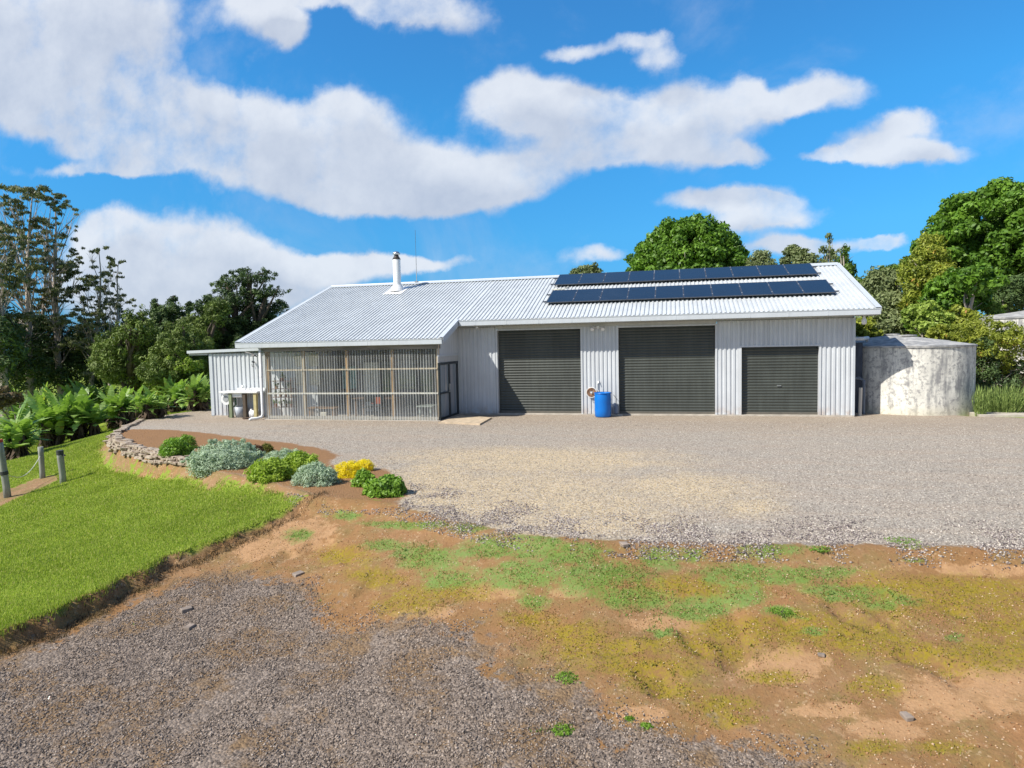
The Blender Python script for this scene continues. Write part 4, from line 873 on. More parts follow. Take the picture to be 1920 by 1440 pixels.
BARK = simple('grey_bark', (.30, .26, .22), .9, var=.4, nscale=3, bump=.4, stretch=(1, 1, .2)); BARKD = simple('dark_bark', (.09, .07, .055), .9, var=.3)
GUMB = simple('gum_bark', (.42, .36, .32), .8, var=.35, nscale=2, stretch=(1, 1, .2))
def dome_clumps(c, rx, ry, rz, n, r, R, zmin=-.3, jit=.06):
    d = R.normal(size=(n*3, 3)); d /= np.linalg.norm(d, axis=1)[:, None]; d = d[d[:, 2] > zmin][:n]
    P = np.array(c)+d*np.array([rx, ry, rz])*(1-r/max(rx, rz)*.7)*R.uniform(1-jit*2, 1+jit, (len(d), 1)); q = r*R.uniform(.7, 1.35, len(d))
    return np.column_stack([P, q, q, q*.8])
def tree(name, lb, cat, px, base, D, tops, mat, nclump, cr, nleaf, lsize, seed, zb=None, trunk=.2, bark=BARK, kind='dome', group=None, **kw):
    """tops: list of pixel ellipses (cx, cy, rx, ry) that outline the crown at distance D"""
    R = np.random.default_rng(seed); b = atD(px, 640, D); gz = h1(b[0], b[1]); o = thing(name, lb, cat, (b[0], b[1], gz), group); CL = []; m = MB()
    tot = sum(q[2]*q[3] for q in tops); first = None
    for cx, cy, rx, ry in tops:
        dd = D+R.uniform(-.06, .06)*D*.5 if len(tops) > 1 else D
        c = atD(cx, cy, dd); s = np.linalg.norm(c-EYE)/F; k = max(4, int(nclump*rx*ry/tot)); RX, RZ = rx*s, ry*s
        CL.append(dome_clumps(c, RX, RX*.85, RZ, k, cr*min(1, RZ/1.2 if RZ < 1.2 else 1), R, kw.get('zmin', -.35)))
        CL.append(np.array([[c[0], c[1], c[2]-RZ*.1, RX*.72, RX*.62, RZ*.72]]))
        a0 = np.array([b[0], b[1], gz+max(.5, (c[2]-gz)*.35)]); mid = (a0+c)/2+R.normal(0, .12*RX, 3)
        m.tube([tuple(a0), tuple(mid), tuple(c), tuple(c+[R.normal(0, RX*.3), 0, RZ*.6])], [trunk*.6, trunk*.42, trunk*.25, trunk*.06], 7)
        for _ in range(3):
            e = c+R.normal(0, .45, 3)*np.array([RX, RX, RZ]); m.tube([tuple(mid), tuple((mid+e)/2+R.normal(0, .1, 3)), tuple(e)], [trunk*.3, trunk*.2, trunk*.05], 5)
        if first is None: first = c
    m.tube([(b[0], b[1], gz-.4), (b[0]+.1*trunk, b[1], gz+max(.5, (first[2]-gz)*.2)), (b[0], b[1], gz+max(.8, (first[2]-gz)*.5))], [trunk*1.35, trunk, trunk*.7], 10)
    m.build('trunk', bark, o, smooth=True)
    leaves('crown', np.concatenate(CL), nleaf, lsize, mat, o, seed=seed, shell=kw.get('shell', .55), flat=kw.get('flat', .2), asp=kw.get('asp', .3 if mat in (L_DARK, L_OLIV) else .6), droop=kw.get('droop', 0), topb=kw.get('topb', 0))
    return o
L_BRIGHT = leafmat('bright_leaf', (.045, .11, .012), (.20, .36, .04), .25, .45, .5)
L_MID = leafmat('mid_leaf', (.05, .10, .02), (.19, .30, .05), .25, .5, .4)
L_GREY = leafmat('grey_leaf', (.09, .12, .05), (.30, .35, .15), .2, .6, .5)
L_YEL = leafmat('yellow_leaf', (.12, .16, .02), (.44, .48, .07), .3, .5, .7, old=(.42, .22, .05))
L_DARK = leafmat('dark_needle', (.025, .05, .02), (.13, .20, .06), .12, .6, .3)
L_OLIV = leafmat('olive_needle', (.06, .095, .02), (.24, .32, .075), .15, .6, .3)
L_GUM = leafmat('gum_leaf', (.07, .085, .035), (.26, .28, .13), .2, .5, .4, old=(.20, .11, .07))
L_BUSH = leafmat('light_bush_leaf', (.14, .22, .03), (.48, .60, .13), .3, .5, .8)
# behind the roof
tree('broadleaf_tree', 'big round bright green tree directly behind the solar panels', 'tree', 1288, 0, 46, [(1288, 524, 104, 108)], L_BRIGHT, 380, .46, 66000, .125, 1, trunk=.45, zmin=-.15, shell=.5)
tree('small_tree', 'small bushy tree peeping over the ridge left of the round tree', 'tree', 1097, 0, 42, [(1097, 522, 30, 26), (1112, 512, 14, 20), (1080, 520, 16, 16)], L_GREY, 40, .35, 3500, .12, 2, trunk=.15, asp=.35)
tree('small_tree', 'small pale crown over the ridge just right of the round tree', 'tree', 1426, 0, 44, [(1426, 500, 22, 30)], L_GREY, 36, .35, 3000, .12, 3, trunk=.15, asp=.3)
tree('small_tree', 'brownish crown over the ridge above the right solar panels', 'tree', 1495, 0, 44, [(1486, 487, 20, 24), (1508, 492, 16, 26)], L_GREY, 40, .35, 3400, .12, 4, trunk=.15, asp=.4)
tree('slender_tree', 'tall slender see-through tree over the right end of the ridge', 'tree', 1555, 0, 46, [(1556, 447, 7, 12), (1550, 468, 14, 12), (1562, 478, 14, 12), (1540, 492, 16, 16), (1560, 500, 22, 20)], L_GREY, 34, .30, 1500, .12, 5, trunk=.12, asp=.3, shell=.2)
tree('slender_tree', 'narrow dark tree beside the right gable end', 'tree', 1584, 0, 43, [(1581, 470, 8, 14), (1584, 492, 14, 16), (1590, 520, 18, 26), (1606, 545, 18, 24)], L_MID, 50, .35, 3200, .11, 6, trunk=.14, asp=.4)
# right side
tree('broadleaf_tree', 'huge dark green domed tree at the right edge of the photo', 'tree', 1880, 0, 45, [(1888, 482, 118, 112), (1800, 510, 76, 72), (1940, 445, 56, 56), (1830, 452, 40, 30)], L_BRIGHT, 560, .42, 100000, .115, 7, trunk=.5, shell=.5)
tree('conifer_tree', 'yellow green pointed tree leaning against the huge domed tree', 'tree', 1740, 0, 39, [(1742, 470, 16, 32), (1736, 520, 38, 50), (1760, 560, 48, 60), (1722, 600, 34, 50)], L_YEL, 190, .36, 24000, .09, 8, trunk=.2, asp=.4)
tree('broadleaf_tree', 'mid green tree low between the pointed tree and the flowering shrub', 'tree', 1795, 0, 36, [(1790, 560, 44, 44), (1740, 610, 36, 34), (1830, 530, 40, 26)], L_BRIGHT, 120, .36, 12000, .11, 9, trunk=.2)
tree('olive_tree', 'grey green open tree behind the shed corner and tank', 'tree', 1660, 0, 39, [(1650, 560, 34, 50), (1690, 560, 38, 52), (1668, 600, 50, 46), (1640, 610, 30, 34)], L_GREY, 170, .42, 15000, .11, 10, trunk=.2, asp=.35, shell=.3)
tree('olive_tree', 'dark feathery tree tops between gable and pointed tree', 'tree', 1690, 0, 46, [(1672, 520, 20, 22), (1700, 508, 18, 18), (1650, 530, 22, 22), (1630, 540, 14, 20)], L_MID, 90, .4, 7000, .12, 11, trunk=.18, asp=.35)
def bush(name, lb, px, D, tops, mat, nclump, cr, nleaf, ls, seed, cat='shrub', **kw): return tree(name, lb, cat, px, 0, D, tops, mat, nclump, cr, nleaf, ls, seed, trunk=.06, **kw)
bush('shrub', 'yellowish bush tucked behind the shed corner above the pipe', 1622, 33, [(1618, 618, 22, 20), (1634, 632, 18, 14)], L_YEL, 40, .3, 2600, .09, 12)
bush('shrub', 'bright green bush just above the cone lid of the tank', 1730, 33, [(1730, 600, 30, 32), (1760, 610, 26, 26)], L_BUSH, 60, .3, 5000, .09, 13)
bush('shrub', 'olive bush behind the right half of the tank rim', 1780, 33.5, [(1790, 610, 34, 30), (1812, 630, 26, 26), (1770, 630, 24, 20)], L_YEL, 60, .3, 6000, .08, 14)
bush('flowering_shrub', 'large loose yellow green shrub growing over the bank right of the tank', 1862, 31, [(1838, 636, 32, 42), (1875, 652, 38, 40), (1850, 690, 38, 34), (1912, 648, 26, 28), (1890, 695, 26, 24), (1808, 645, 26, 34), (1846, 722, 30, 22)], L_YEL, 230, .2, 15000, .055, 15, asp=.45, shell=.25)
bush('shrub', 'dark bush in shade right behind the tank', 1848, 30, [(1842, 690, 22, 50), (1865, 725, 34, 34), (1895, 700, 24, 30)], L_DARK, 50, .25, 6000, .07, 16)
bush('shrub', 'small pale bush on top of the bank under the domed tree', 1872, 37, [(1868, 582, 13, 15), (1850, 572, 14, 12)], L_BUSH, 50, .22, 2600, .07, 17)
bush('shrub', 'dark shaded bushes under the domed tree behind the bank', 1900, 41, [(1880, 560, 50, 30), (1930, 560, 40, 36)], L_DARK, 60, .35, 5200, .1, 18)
bush('shrub', 'grey bush seen over the second tank', 1650, 36, [(1650, 622, 30, 20), (1690, 618, 30, 20)], L_GREY, 50, .25, 4200, .08, 19)
def spiky(name, lb, px, py, wpx, hpx, n, col, seed, up_=1.0, blade=.02):
    R = np.random.default_rng(seed); b = atT(px, py); dist = math.hypot(b[0], b[1]); s = dist/F; W, Hh = wpx*s, hpx*s
    o = thing(name, lb, 'shrub', b); m = MB()
    a = R.uniform(0, 2*PI, n); r = W*.5*np.sqrt(R.random(n)); x = r*np.cos(a)*.6; y = r*np.sin(a)*.6; l = Hh*R.uniform(.5, 1.05, n)
    tx = x*1.7+R.normal(0, .05, n); ty = y*1.7+R.normal(0, .05, n)
    V = []; T = []
    for i in range(n):
        for q in range(7):
            f0 = q/7; f1 = f0+.22; sx_1 = b[0]+x[i]+(tx[i]-x[i])*f0; sy1 = b[1]+y[i]+(ty[i]-y[i])*f0; sz1 = b[2]+l[i]*f0
            an = R.uniform(0, 2*PI); ex, ey = math.cos(an)*.05, math.sin(an)*.05
            V += [(sx_1-ey*blade*12, sy1+ex*blade*12, sz1), (sx_1+ey*blade*12, sy1-ex*blade*12, sz1), (sx_1+ex+(tx[i]-x[i])*.2, sy1+ey+(ty[i]-y[i])*.2, sz1+l[i]*.22)]; T += [R.random()]*3
    link('foliage', mesh_np('foliage', np.array(V), np.arange(len(V)).reshape(-1, 3), tint=T), col, o)
    m.tube([tuple(b-[0, 0, .05]), tuple(b+[0, 0, Hh*.4])], [.04, .015], 6).build('stem', BARKD, o); return o
L_ROSE = leafmat('rosemary_leaf', (.10, .16, .04), (.34, .44, .13), .25, .6, 2)
spiky('rosemary_bush', 'upright rosemary like bush right of the concrete tank', 1882, 778, 78, 42, 620, L_ROSE, 20)
spiky('rosemary_bush', 'narrow upright green plant touching the right side of the tank', 1838, 780, 22, 44, 110, L_ROSE, 21)
tree('broadleaf_tree', 'round green tree just outside the right edge behind the pale tank', 'tree', 2060, 0, 52, [(2060, 520, 90, 100)], L_MID, 200, .5, 14000, .16, 22, trunk=.35)
tree('broadleaf_tree', 'wide green tree farther right on the bank outside the frame', 'tree', 2260, 0, 60, [(2260, 540, 120, 90)], L_BRIGHT, 200, .5, 14000, .18, 23, trunk=.35)
# left side ------------------------------------------------------------
tree('cypress_tree', 'large dark spreading cypress left of the shed roof', 'tree', 452, 0, 44, [(470, 520, 50, 15), (425, 532, 34, 14), (500, 548, 46, 12), (440, 560, 52, 20), (395, 580, 36, 22), (500, 580, 44, 20), (440, 605, 70, 26), (500, 620, 56, 28), (400, 640, 50, 34), (470, 655, 70, 30)], L_DARK, 360, .36, 60000, .10, 30, trunk=.45, bark=BARKD, flat=.5, shell=.35)
tree('cypress_tree', 'olive brown lower part of the wood behind the annexe', 'tree', 380, 0, 42, [(372, 620, 36, 30), (350, 660, 50, 40), (410, 590, 22, 28)], L_OLIV, 150, .36, 20000, .09, 31, trunk=.25, bark=BARKD)
tree('small_tree', 'tiny tufted tree top standing alone against the sky', 'tree', 357, 0, 55, [(356, 576, 9, 9), (352, 585, 6, 6)], L_DARK, 14, .3, 700, .12, 32, trunk=.08)
tree('pine_tree', 'dark pine with a flat ragged top between cypress and gums', 'tree', 310, 0, 46, [(318, 578, 30, 12), (300, 590, 24, 12), (326, 600, 30, 16), (324, 562, 8, 12), (290, 574, 8, 12), (300, 615, 36, 18), (310, 645, 44, 26)], L_DARK, 170, .34, 24000, .095, 33, trunk=.3, bark=BARKD, flat=.4)
tree('cypress_tree', 'feathery olive green cypress hedge tree behind the banana plants', 'tree', 240, 0, 42, [(262, 625, 34, 24), (225, 650, 40, 30), (280, 665, 44, 36), (215, 690, 40, 34), (260, 705, 50, 34), (245, 600, 9, 22), (268, 594, 9, 20), (222, 622, 9, 20), (288, 632, 10, 22), (204, 640, 9, 18)], L_OLIV, 240, .36, 32000, .095, 34, trunk=.25, bark=BARKD, droop=.3)
tree('cypress_tree', 'olive green cypress right of the feathery hedge tree', 'tree', 325, 0, 40, [(330, 655, 40, 34), (345, 690, 44, 34), (300, 700, 34, 30), (322, 618, 9, 20), (345, 622, 9, 18), (365, 645, 9, 18)], L_OLIV, 150, .34, 20000, .09, 35, trunk=.25, bark=BARKD)
for k, (x, y, rx, ry, D_, lb) in enumerate(((30, 680, 60, 60, 50, 'dark undergrowth below the leftmost gum trees'), (120, 690, 60, 56, 52, 'dark undergrowth below the middle gum trees'), (190, 670, 50, 60, 51, 'dark undergrowth between gums and cypress hedge'), (-30, 640, 50, 90, 47, 'dark undergrowth at the left edge of the photo'), (75, 640, 50, 46, 54, 'thin dark bushes halfway up the gum trunks'))):
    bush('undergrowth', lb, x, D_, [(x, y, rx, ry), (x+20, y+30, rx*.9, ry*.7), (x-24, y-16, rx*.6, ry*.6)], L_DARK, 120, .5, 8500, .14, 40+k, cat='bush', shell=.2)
def gum(lb, px, D, lean, pts, seed, tr=.22):
    """pts: pixel foliage tufts (x,y,r)"""
    R = np.random.default_rng(seed); b = atD(px, 700, D); gz = h1(b[0], b[1]); o = thing('gum_tree', lb, 'tree', (b[0], b[1], gz), 'tall gum trees on the left'); m = MB(); s = D/F; CL = []
    topx, topy = pts[0][0], pts[0][1]; tp_ = atD(topx, topy, D); N = 9
    main = [np.array([b[0], b[1], gz-.4])*(1-q)+tp_*q+np.array([math.sin(q*5+seed)*.25, 0, 0])*(q < 1) for q in np.linspace(0, 1, N)]
    m.tube([tuple(p) for p in main], [tr*(1.15-q*1.05) for q in np.linspace(0, 1, N)], 8)
    for i, (x, y, r) in enumerate(pts):
        c = atD(x, y, D+R.uniform(-2.2, 2.2)); rr = r*s
        if i:
            q = np.clip((c[2]-main[0][2])/(tp_[2]-main[0][2])*R.uniform(.62, .85), .2, .93); j = q*(N-1); a = main[int(j)]*(1-j % 1)+main[min(N-1, int(j)+1)]*(j % 1)
            mid = a*.45+c*.55+np.array([0, 0, abs(c[0]-a[0])*.10])+R.normal(0, .15, 3); m.tube([tuple(a), tuple(a*.7+mid*.3+R.normal(0, .1, 3)), tuple(mid), tuple(c)], [tr*.30*(1-q*.5), tr*.22*(1-q*.5), tr*.13, tr*.04], 6)
            for _ in range(4):
                e = c+R.normal(0, .8, 3)*rr*np.array([1.2, 1.2, .6]); m.tube([tuple(mid), tuple((mid+e)/2+R.normal(0, .15, 3)), tuple(e)], [tr*.09, tr*.06, tr*.025], 4)
        for _ in range(max(5, int(r/1.8))):
            CL.append([c[0]+R.normal(0, rr*1.0), c[1]+R.normal(0, rr*.9), c[2]+R.normal(0, rr*.38), rr*.45*R.uniform(.4, 1.4), rr*.45, rr*.16*R.uniform(.6, 1.6)])
    m.build('trunk', GUMB, o, smooth=True)
    leaves('crown', CL, int(sum(p[2]**1.35 for p in pts)*15), .08, L_GUM, o, seed=seed, shell=.05, flat=.3, droop=.5, asp=.32)
def rnd(seed, n, x0, x1, y0, y1, r0, r1):
    R = np.random.default_rng(seed); return [(R.uniform(x0, x1), R.uniform(y0, y1), R.uniform(r0, r1)) for _ in range(n)]
gum('tall gum tree with a wide flat crown nearest the left edge', 40, 50, 0, [(62, 358, 18), (38, 362, 16), (15, 372, 18), (30, 378, 14), (5, 382, 14), (75, 368, 12)]+rnd(1, 26, -20, 75, 400, 640, 8, 17), 1, .24)
gum('tall gum tree whose crown holds the second highest tufts', 108, 51, 0, [(103, 368, 13), (95, 376, 12), (125, 392, 13), (140, 396, 10), (85, 408, 8)]+rnd(2, 22, 70, 155, 410, 560, 7, 14)+rnd(22, 12, 60, 160, 560, 660, 9, 17), 2, .22)
gum('gum tree with a forked pale trunk between the two tallest', 78, 53, 0, [(80, 440, 10)]+rnd(3, 22, 30, 125, 450, 650, 8, 16), 3, .18)
gum('gum tree leaning right with scattered grey tufts', 168, 50, 0, [(185, 466, 9), (172, 474, 8)]+rnd(4, 22, 135, 205, 490, 650, 7, 14), 4, .17)
gum('slim gum tree at the right end of the group', 196, 49, 0, [(222, 490, 9), (205, 494, 9), (200, 520, 9), (212, 510, 8), (195, 540, 10), (228, 575, 9), (240, 590, 9), (238, 604, 8)]+rnd(5, 16, 165, 250, 560, 690, 8, 15), 5, .15)
gum('gum tree cut by the left edge of the photo', 0, 47, 0, [(-15, 430, 16), (8, 425, 10), (14, 470, 10)]+rnd(6, 20, -50, 40, 440, 640, 9, 18), 6, .22)
# light bush behind bananas
bush('shrub', 'rounded light green bush beside the annexe wall', 330, 40, [(310, 690, 34, 20), (345, 684, 34, 18), (380, 692, 30, 22), (285, 705, 20, 14), (320, 725, 44, 24), (370, 728, 34, 24)], L_BUSH, 170, .28, 20000, .07, 50)
bush('shrub', 'reddish twiggy bush at the far left behind the banana plants', 20, 38, [(15, 745, 22, 16), (-8, 750, 20, 20)], leafmat('reddish_leaf', (.10, .08, .04), (.30, .22, .12), .2, .6, .7), 40, .3, 2600, .09, 51)
# banana plants ---------------------------------------------------------
L_BAN = leafmat('banana_leaf', (.13, .24, .045), (.48, .64, .20), .35, .4, .9, old=(.42, .42, .10))
STEM = simple('banana_stem', (.07, .05, .04), .8, var=.5, nscale=6, stretch=(1, 1, .3)); DEAD = leafmat('dead_banana_leaf', (.04, .025, .018), (.16, .11, .07), .1, .8, 1)
def banana(lb, px, py, hpx, wpx, seed, D=None):
    R = np.random.default_rng(seed); b = atT(px, py); dist = math.hypot(b[0], b[1]); s = dist/F; Hh = hpx*s*.86; W = wpx*s/2
    o = thing('banana_plant', lb, 'banana plant', b, 'banana plants in the row left of the yard'); V = []; Fq = []; T = []; ms = MB(); dv = []; 
    ns = int(R.integers(9, 13))
    for k in range(ns):
        a = R.uniform(0, 2*PI); r = W*.45*math.sqrt(R.random()); x = b[0]+r*math.cos(a); y = b[1]+r*math.sin(a); hs = Hh*R.uniform(.14, .55); lx, ly = R.normal(0, .10, 2)
        ms.tube([(x, y, b[2]-.1), (x+lx*.5, y+ly*.5, b[2]+hs*.5), (x+lx, y+ly, b[2]+hs)], [.085, .07, .05], 8)
        for q in range(26):      # hanging dead leaves
            aa = R.uniform(0, 2*PI); z1 = hs*R.uniform(.25, 1); l = R.uniform(.3, .75); ex, ey = math.cos(aa), math.sin(aa); rr = R.uniform(.12, .42); w_ = .07
            dv += [(x+lx+ex*.08-ey*w_, y+ly+ey*.08+ex*w_, b[2]+z1), (x+lx+ex*.08+ey*w_, y+ly+ey*.08-ex*w_, b[2]+z1), (x+ex*rr+R.normal(0, .04), y+ey*rr, b[2]+max(0.02, z1-l))]
        nl = int(R.integers(8, 13))
        for q in range(nl):
            aa = 2*PI*q/nl+R.uniform(-.4, .4); el = R.uniform(.25, 1.52); L = Hh*R.uniform(.36, .60); wd = L*R.uniform(.11, .165); n = 9
            p = np.array([x+lx, y+ly, b[2]+hs]); e = el; tint = R.random(); dirh = np.array([math.cos(aa), math.sin(aa), 0]); sd = np.array([-math.sin(aa), math.cos(aa), 0])
            bend = R.uniform(.15, 1.25)
            for i in range(n):
                f0, f1 = i/n, (i+1)/n; d = dirh*math.cos(e)+np.array([0, 0, math.sin(e)]); p2 = p+d*L/n; e2 = e-bend/n
                w0 = wd*math.sin(PI*min(1, .12+f0*.88))**.6; w1 = wd*math.sin(PI*min(1, .12+f1*.88))**.6 if i < n-1 else .01
                nrm_ = np.cross(d, sd)
                if i == 0: w0 = .03; w1 = wd*.5
                for sg in (-1, 1):
                    dr0 = R.uniform(-.10, .35)*wd; out0 = sd*sg*w0+nrm_*(-.45*w0)*-1*0-np.array([0, 0, 1])*dr0*.7; out1 = sd*sg*w1-np.array([0, 0, 1])*dr0*.7
                    k0 = len(V); V += [p, p2-d*L/n*R.uniform(0, .12), p2+out1*(R.uniform(.8, 1.05)), p+out0+d*L/n*R.uniform(0, .2)]; Fq.append((k0, k0+1, k0+2, k0+3)); T += [np.clip(tint*.7+R.random()*.3, 0, 1)]*4
                p = p2; e = e2
    ms.build('pseudostem', STEM, o, smooth=True)
    link('leaves', mesh_np('leaves', np.array(V), np.array(Fq), tint=T), L_BAN, o)
    dv = np.array(dv); link('dead_leaves', mesh_np('dead_leaves', dv, np.arange(len(dv)).reshape(-1, 3), tint=np.repeat(R.random(len(dv)//3), 3)), DEAD, o)
for k, (x, y, hp, wp, lb) in enumerate(((26, 862, 100, 90, 'banana plant behind the left fence post'), (100, 838, 108, 90, 'tall banana plant behind the two short fence posts'), (66, 822, 92, 80, 'banana plant behind and between the two left clumps'), (160, 822, 96, 84, 'banana plant standing left of the stone wall'), (135, 800, 84, 74, 'banana plant half hidden behind the one left of the wall'), (222, 802, 82, 76, 'banana plant with black stems at the tip of the yard'), (190, 790, 76, 70, 'banana plant behind the black stemmed one'), (284, 784, 66, 66, 'banana plant beyond the left corner of the yard'), (255, 778, 62, 62, 'banana plant farther back beside the corner one'), (338, 771, 74, 70, 'banana plant in front of the rounded light bush'), (374, 769, 74, 70, 'banana plant nearest the annexe wall'), (-30, 850, 90, 90, 'banana plant cut by the left edge of the photo'), (306, 772, 72, 60, 'banana plant between the corner clump and the light bush'), (20, 806, 74, 70, 'small banana plant far back at the left'))):
    banana(lb, x, y, hp, wp, 60+k)
# bed shrubs -------------------------------------------------------------
def mound(name, lb, px, py, wpx, hpx, n, ls, mat, seed, asp=.3, flat=.3, lum=.20, upr=.0, dy=1.0, core=None):
    R = np.random.default_rng(seed); b = atT(px, py); dist = math.hypot(b[0], b[1]); s = dist/F; W = wpx*s/2; hh = hpx*s*.72; cy_ = b[1]+W*.55*dy
    gz = h1(b[0], cy_); o = thing(name, lb, 'shrub', (b[0], cy_, gz))
    cl = dome_clumps((b[0], cy_, gz), W, W*.75*dy, hh, 90, lum*min(W, hh)*1.1, R, -.05, .05); cl[:, 0] += R.normal(0, W*.06, len(cl)); cl[:, 2] *= 1; cl = np.vstack([cl, [[b[0], cy_, gz+hh*.1, W*.88, W*.68*dy, hh*.80]]*3])
    leaves('foliage', cl, n, ls, mat, o, seed=seed, shell=.5, flat=flat, asp=asp)
    MB().tube([(b[0], cy_, gz-.05), (b[0], cy_, gz+hh*.6)], [.03, .01], 6).build('stem', BARKD, o); return o
L_SILV = leafmat('silver_leaf', (.28, .37, .25), (.54, .66, .48), .15, .7, 3); L_LIME = leafmat('lime_leaf', (.16, .26, .02), (.52, .66, .09), .3, .5, 3)
L_YELF = leafmat('yellow_flower_leaf', (.75, .58, .01), (.98, .85, .03), .25, .6, 3); L_GRN = leafmat('fresh_green_leaf', (.09, .20, .02), (.34, .54, .07), .3, .45, 3); L_RED = leafmat('maroon_leaf', (.045, .022, .015), (.16, .08, .05), .15, .6, 3); L_OLV = leafmat('olive_leaf', (.07, .08, .012), (.25, .25, .04), .2, .6, 3)
mound('succulent_shrub', 'bright green shrub at the left end of the bed above the stone wall', 318, 860, 56, 44, 6000, .035, L_GRN, 70)
mound('succulent_shrub', 'thin green fringe behind the left end of the big silver shrub', 342, 842, 36, 34, 3000, .03, L_GRN, 71)
mound('silver_shrub', 'largest silver grey domed shrub in the bed', 394, 886, 150, 64, 34000, .032, L_SILV, 72, asp=.25, flat=.5, lum=.08)
mound('dark_shrub', 'small maroon leaved shrub right of the largest silver shrub', 478, 856, 28, 28, 1800, .028, L_RED, 73)
mound('dark_shrub', 'small olive shrub touching the maroon one', 496, 850, 26, 24, 1700, .028, L_OLV, 74)
mound('silver_shrub', 'silver shrub behind the lime green one', 520, 880, 100, 46, 9000, .03, L_SILV, 75, asp=.22)
mound('lime_shrub', 'lime green shrub in the middle of the bed, left mound', 494, 904, 80, 56, 9000, .035, L_LIME, 76)
mound('lime_shrub', 'lime green shrub in the middle of the bed, right mound', 550, 890, 84, 52, 8500, .035, L_LIME, 77)
mound('silver_shrub', 'lower silver shrub left of the yellow one', 577, 912, 88, 54, 11000, .03, L_SILV, 78, asp=.22)
mound('yellow_shrub', 'bright yellow mounded shrub in the bed', 645, 896, 70, 40, 9000, .022, L_YELF, 79, asp=.2, lum=.15)
mound('yellow_shrub', 'right lobe of yellow foliage above the green shrub', 678, 884, 44, 30, 4000, .022, L_YELF, 80, asp=.2, lum=.15)
mound('green_shrub', 'fresh green rounded shrub at the right tip of the bed', 712, 932, 84, 50, 8000, .034, L_GRN, 81, asp=.5)
mound('green_shrub', 'fresh green lobe just right of the yellow shrub', 678, 914, 44, 44, 3600, .034, L_GRN, 82, asp=.5)
# small weeds on the bank
for k, (x, y, w_, h_) in enumerate(((1060, 1282, 46, 20), (1052, 1380, 40, 18), (1180, 1352, 16, 8), (1212, 1366, 20, 10), (1470, 1165, 40, 12), (1540, 1040, 34, 10), (1700, 1020, 50, 8))):
    mound('weed', ['leafy weed where the driveway gravel meets the bank', 'weed sprig in the gravel at the bottom middle', 'tiny weed in the soil below the leafy one', 'small round weed at the gravel edge right of the tiny one', 'green weed tuft in the middle of the bank', 'green weed tuft near the top of the bank at right', 'strip of weed against the rim of the yard at right'][k], x, y, w_*1.2, h_*.6, 420, .014, L_GRN, 90+k, asp=.35)

# ------------------------------------------------------------------ light and sky
SD = Vector((1.155, 1.0, -1.5)).normalized(); EL = math.asin(-SD.z); AZ = math.atan2(-SD.x, -SD.y)
sun = bpy.data.lights.new('sun', 'SUN'); so_ = bpy.data.objects.new('sun', sun); COL.objects.link(so_); sun.energy = 5.0; sun.angle = math.radians(.53); sun.color = (1, .94, .84)
so_.rotation_euler = SD.to_track_quat('-Z', 'Y').to_euler()
wd = bpy.data.worlds.new('World'); sc.world = wd; wd.use_nodes = True; T = wd.node_tree; T.nodes.clear()
wd.cycles.sampling_method = 'MANUAL'; wd.cycles.sample_map_resolution = 256
class W(NT):
    def __init__(s): s.t = T
w = W(); outw = w.n('ShaderNodeOutputWorld'); bg = w.n('ShaderNodeBackground'); bg.inputs[1].default_value = .092
sky = w.n('ShaderNodeTexSky', sky_type='NISHITA'); sky.sun_disc = False; sky.sun_elevation = EL; sky.sun_rotation = AZ; sky.altitude = 200; sky.air_density = 1.0; sky.dust_density = .3; sky.ozone_density = 2.0
def uv(px, py): d = ray(px, py); return d[0]/d[1], d[2]/d[1]
CLD = [(40, 40, 250, 100), (150, 110, 200, 110), (60, 180, 170, 80), (230, 210, 190, 75), (320, 250, 170, 70), (420, 250, 150, 62), (520, 270, 150, 75), (640, 190, 75, 50), (680, 255, 90, 75), (560, 330, 160, 45), (740, 340, 170, 50), (880, 335, 150, 58), (960, 335, 95, 36), (700, 380, 160, 26), (240, 290, 110, 26),
  (300, 440, 130, 50), (200, 430, 60, 46), (400, 480, 130, 45), (520, 510, 160, 40), (330, 540, 190, 60), (660, 500, 120, 24), (180, 520, 110, 80), (420, 560, 200, 40),
  (490, 20, 90, 42), (540, 60, 36, 30), (560, 0, 120, 16), (790, 30, 125, 42), (740, 10, 90, 30),
  (1020, 180, 120, 44), (940, 200, 90, 60), (1200, 235, 190, 62), (1150, 290, 190, 34), (1310, 212, 125, 56), (1080, 215, 90, 40), (1410, 170, 44, 38), (1400, 290, 70, 20),
  (1080, 95, 50, 18), (1190, 78, 70, 18), (1235, 112, 52, 28), (1550, 175, 84, 34), (1480, 190, 50, 24),
  (1640, 270, 110, 38), (1700, 230, 46, 26), (1730, 295, 110, 17), (1560, 285, 70, 14),
  (1330, 375, 120, 20), (1420, 360, 100, 24), (1470, 395, 110, 26), (1400, 420, 100, 20), (1440, 465, 90, 22), (1130, 480, 66, 18), (1560, 460, 110, 20), (1660, 460, 40, 16), (160, 320, 130, 14), (790, 490, 90, 16)]
ng = bpy.data.node_groups.new('cloud_density', 'ShaderNodeTree'); ng.interface.new_socket('V', in_out='INPUT', socket_type='NodeSocketVector'); ng.interface.new_socket('D', in_out='OUTPUT', socket_type='NodeSocketFloat')
class G(NT):
    def __init__(s): s.t = ng
g = G(); gi = g.n('NodeGroupInput'); go = g.n('NodeGroupOutput'); acc = None
nz = g.n('ShaderNodeTexNoise'); nz.inputs['Scale'].default_value = 9; nz.inputs['Detail'].default_value = 8; nz.inputs['Roughness'].default_value = .6; g.set(nz.inputs['Vector'], gi.outputs[0])
va = g.n('ShaderNodeVectorMath', operation='SUBTRACT'); g.set(va.inputs[0], nz.outputs['Color']); va.inputs[1].default_value = (.5, .5, .5)
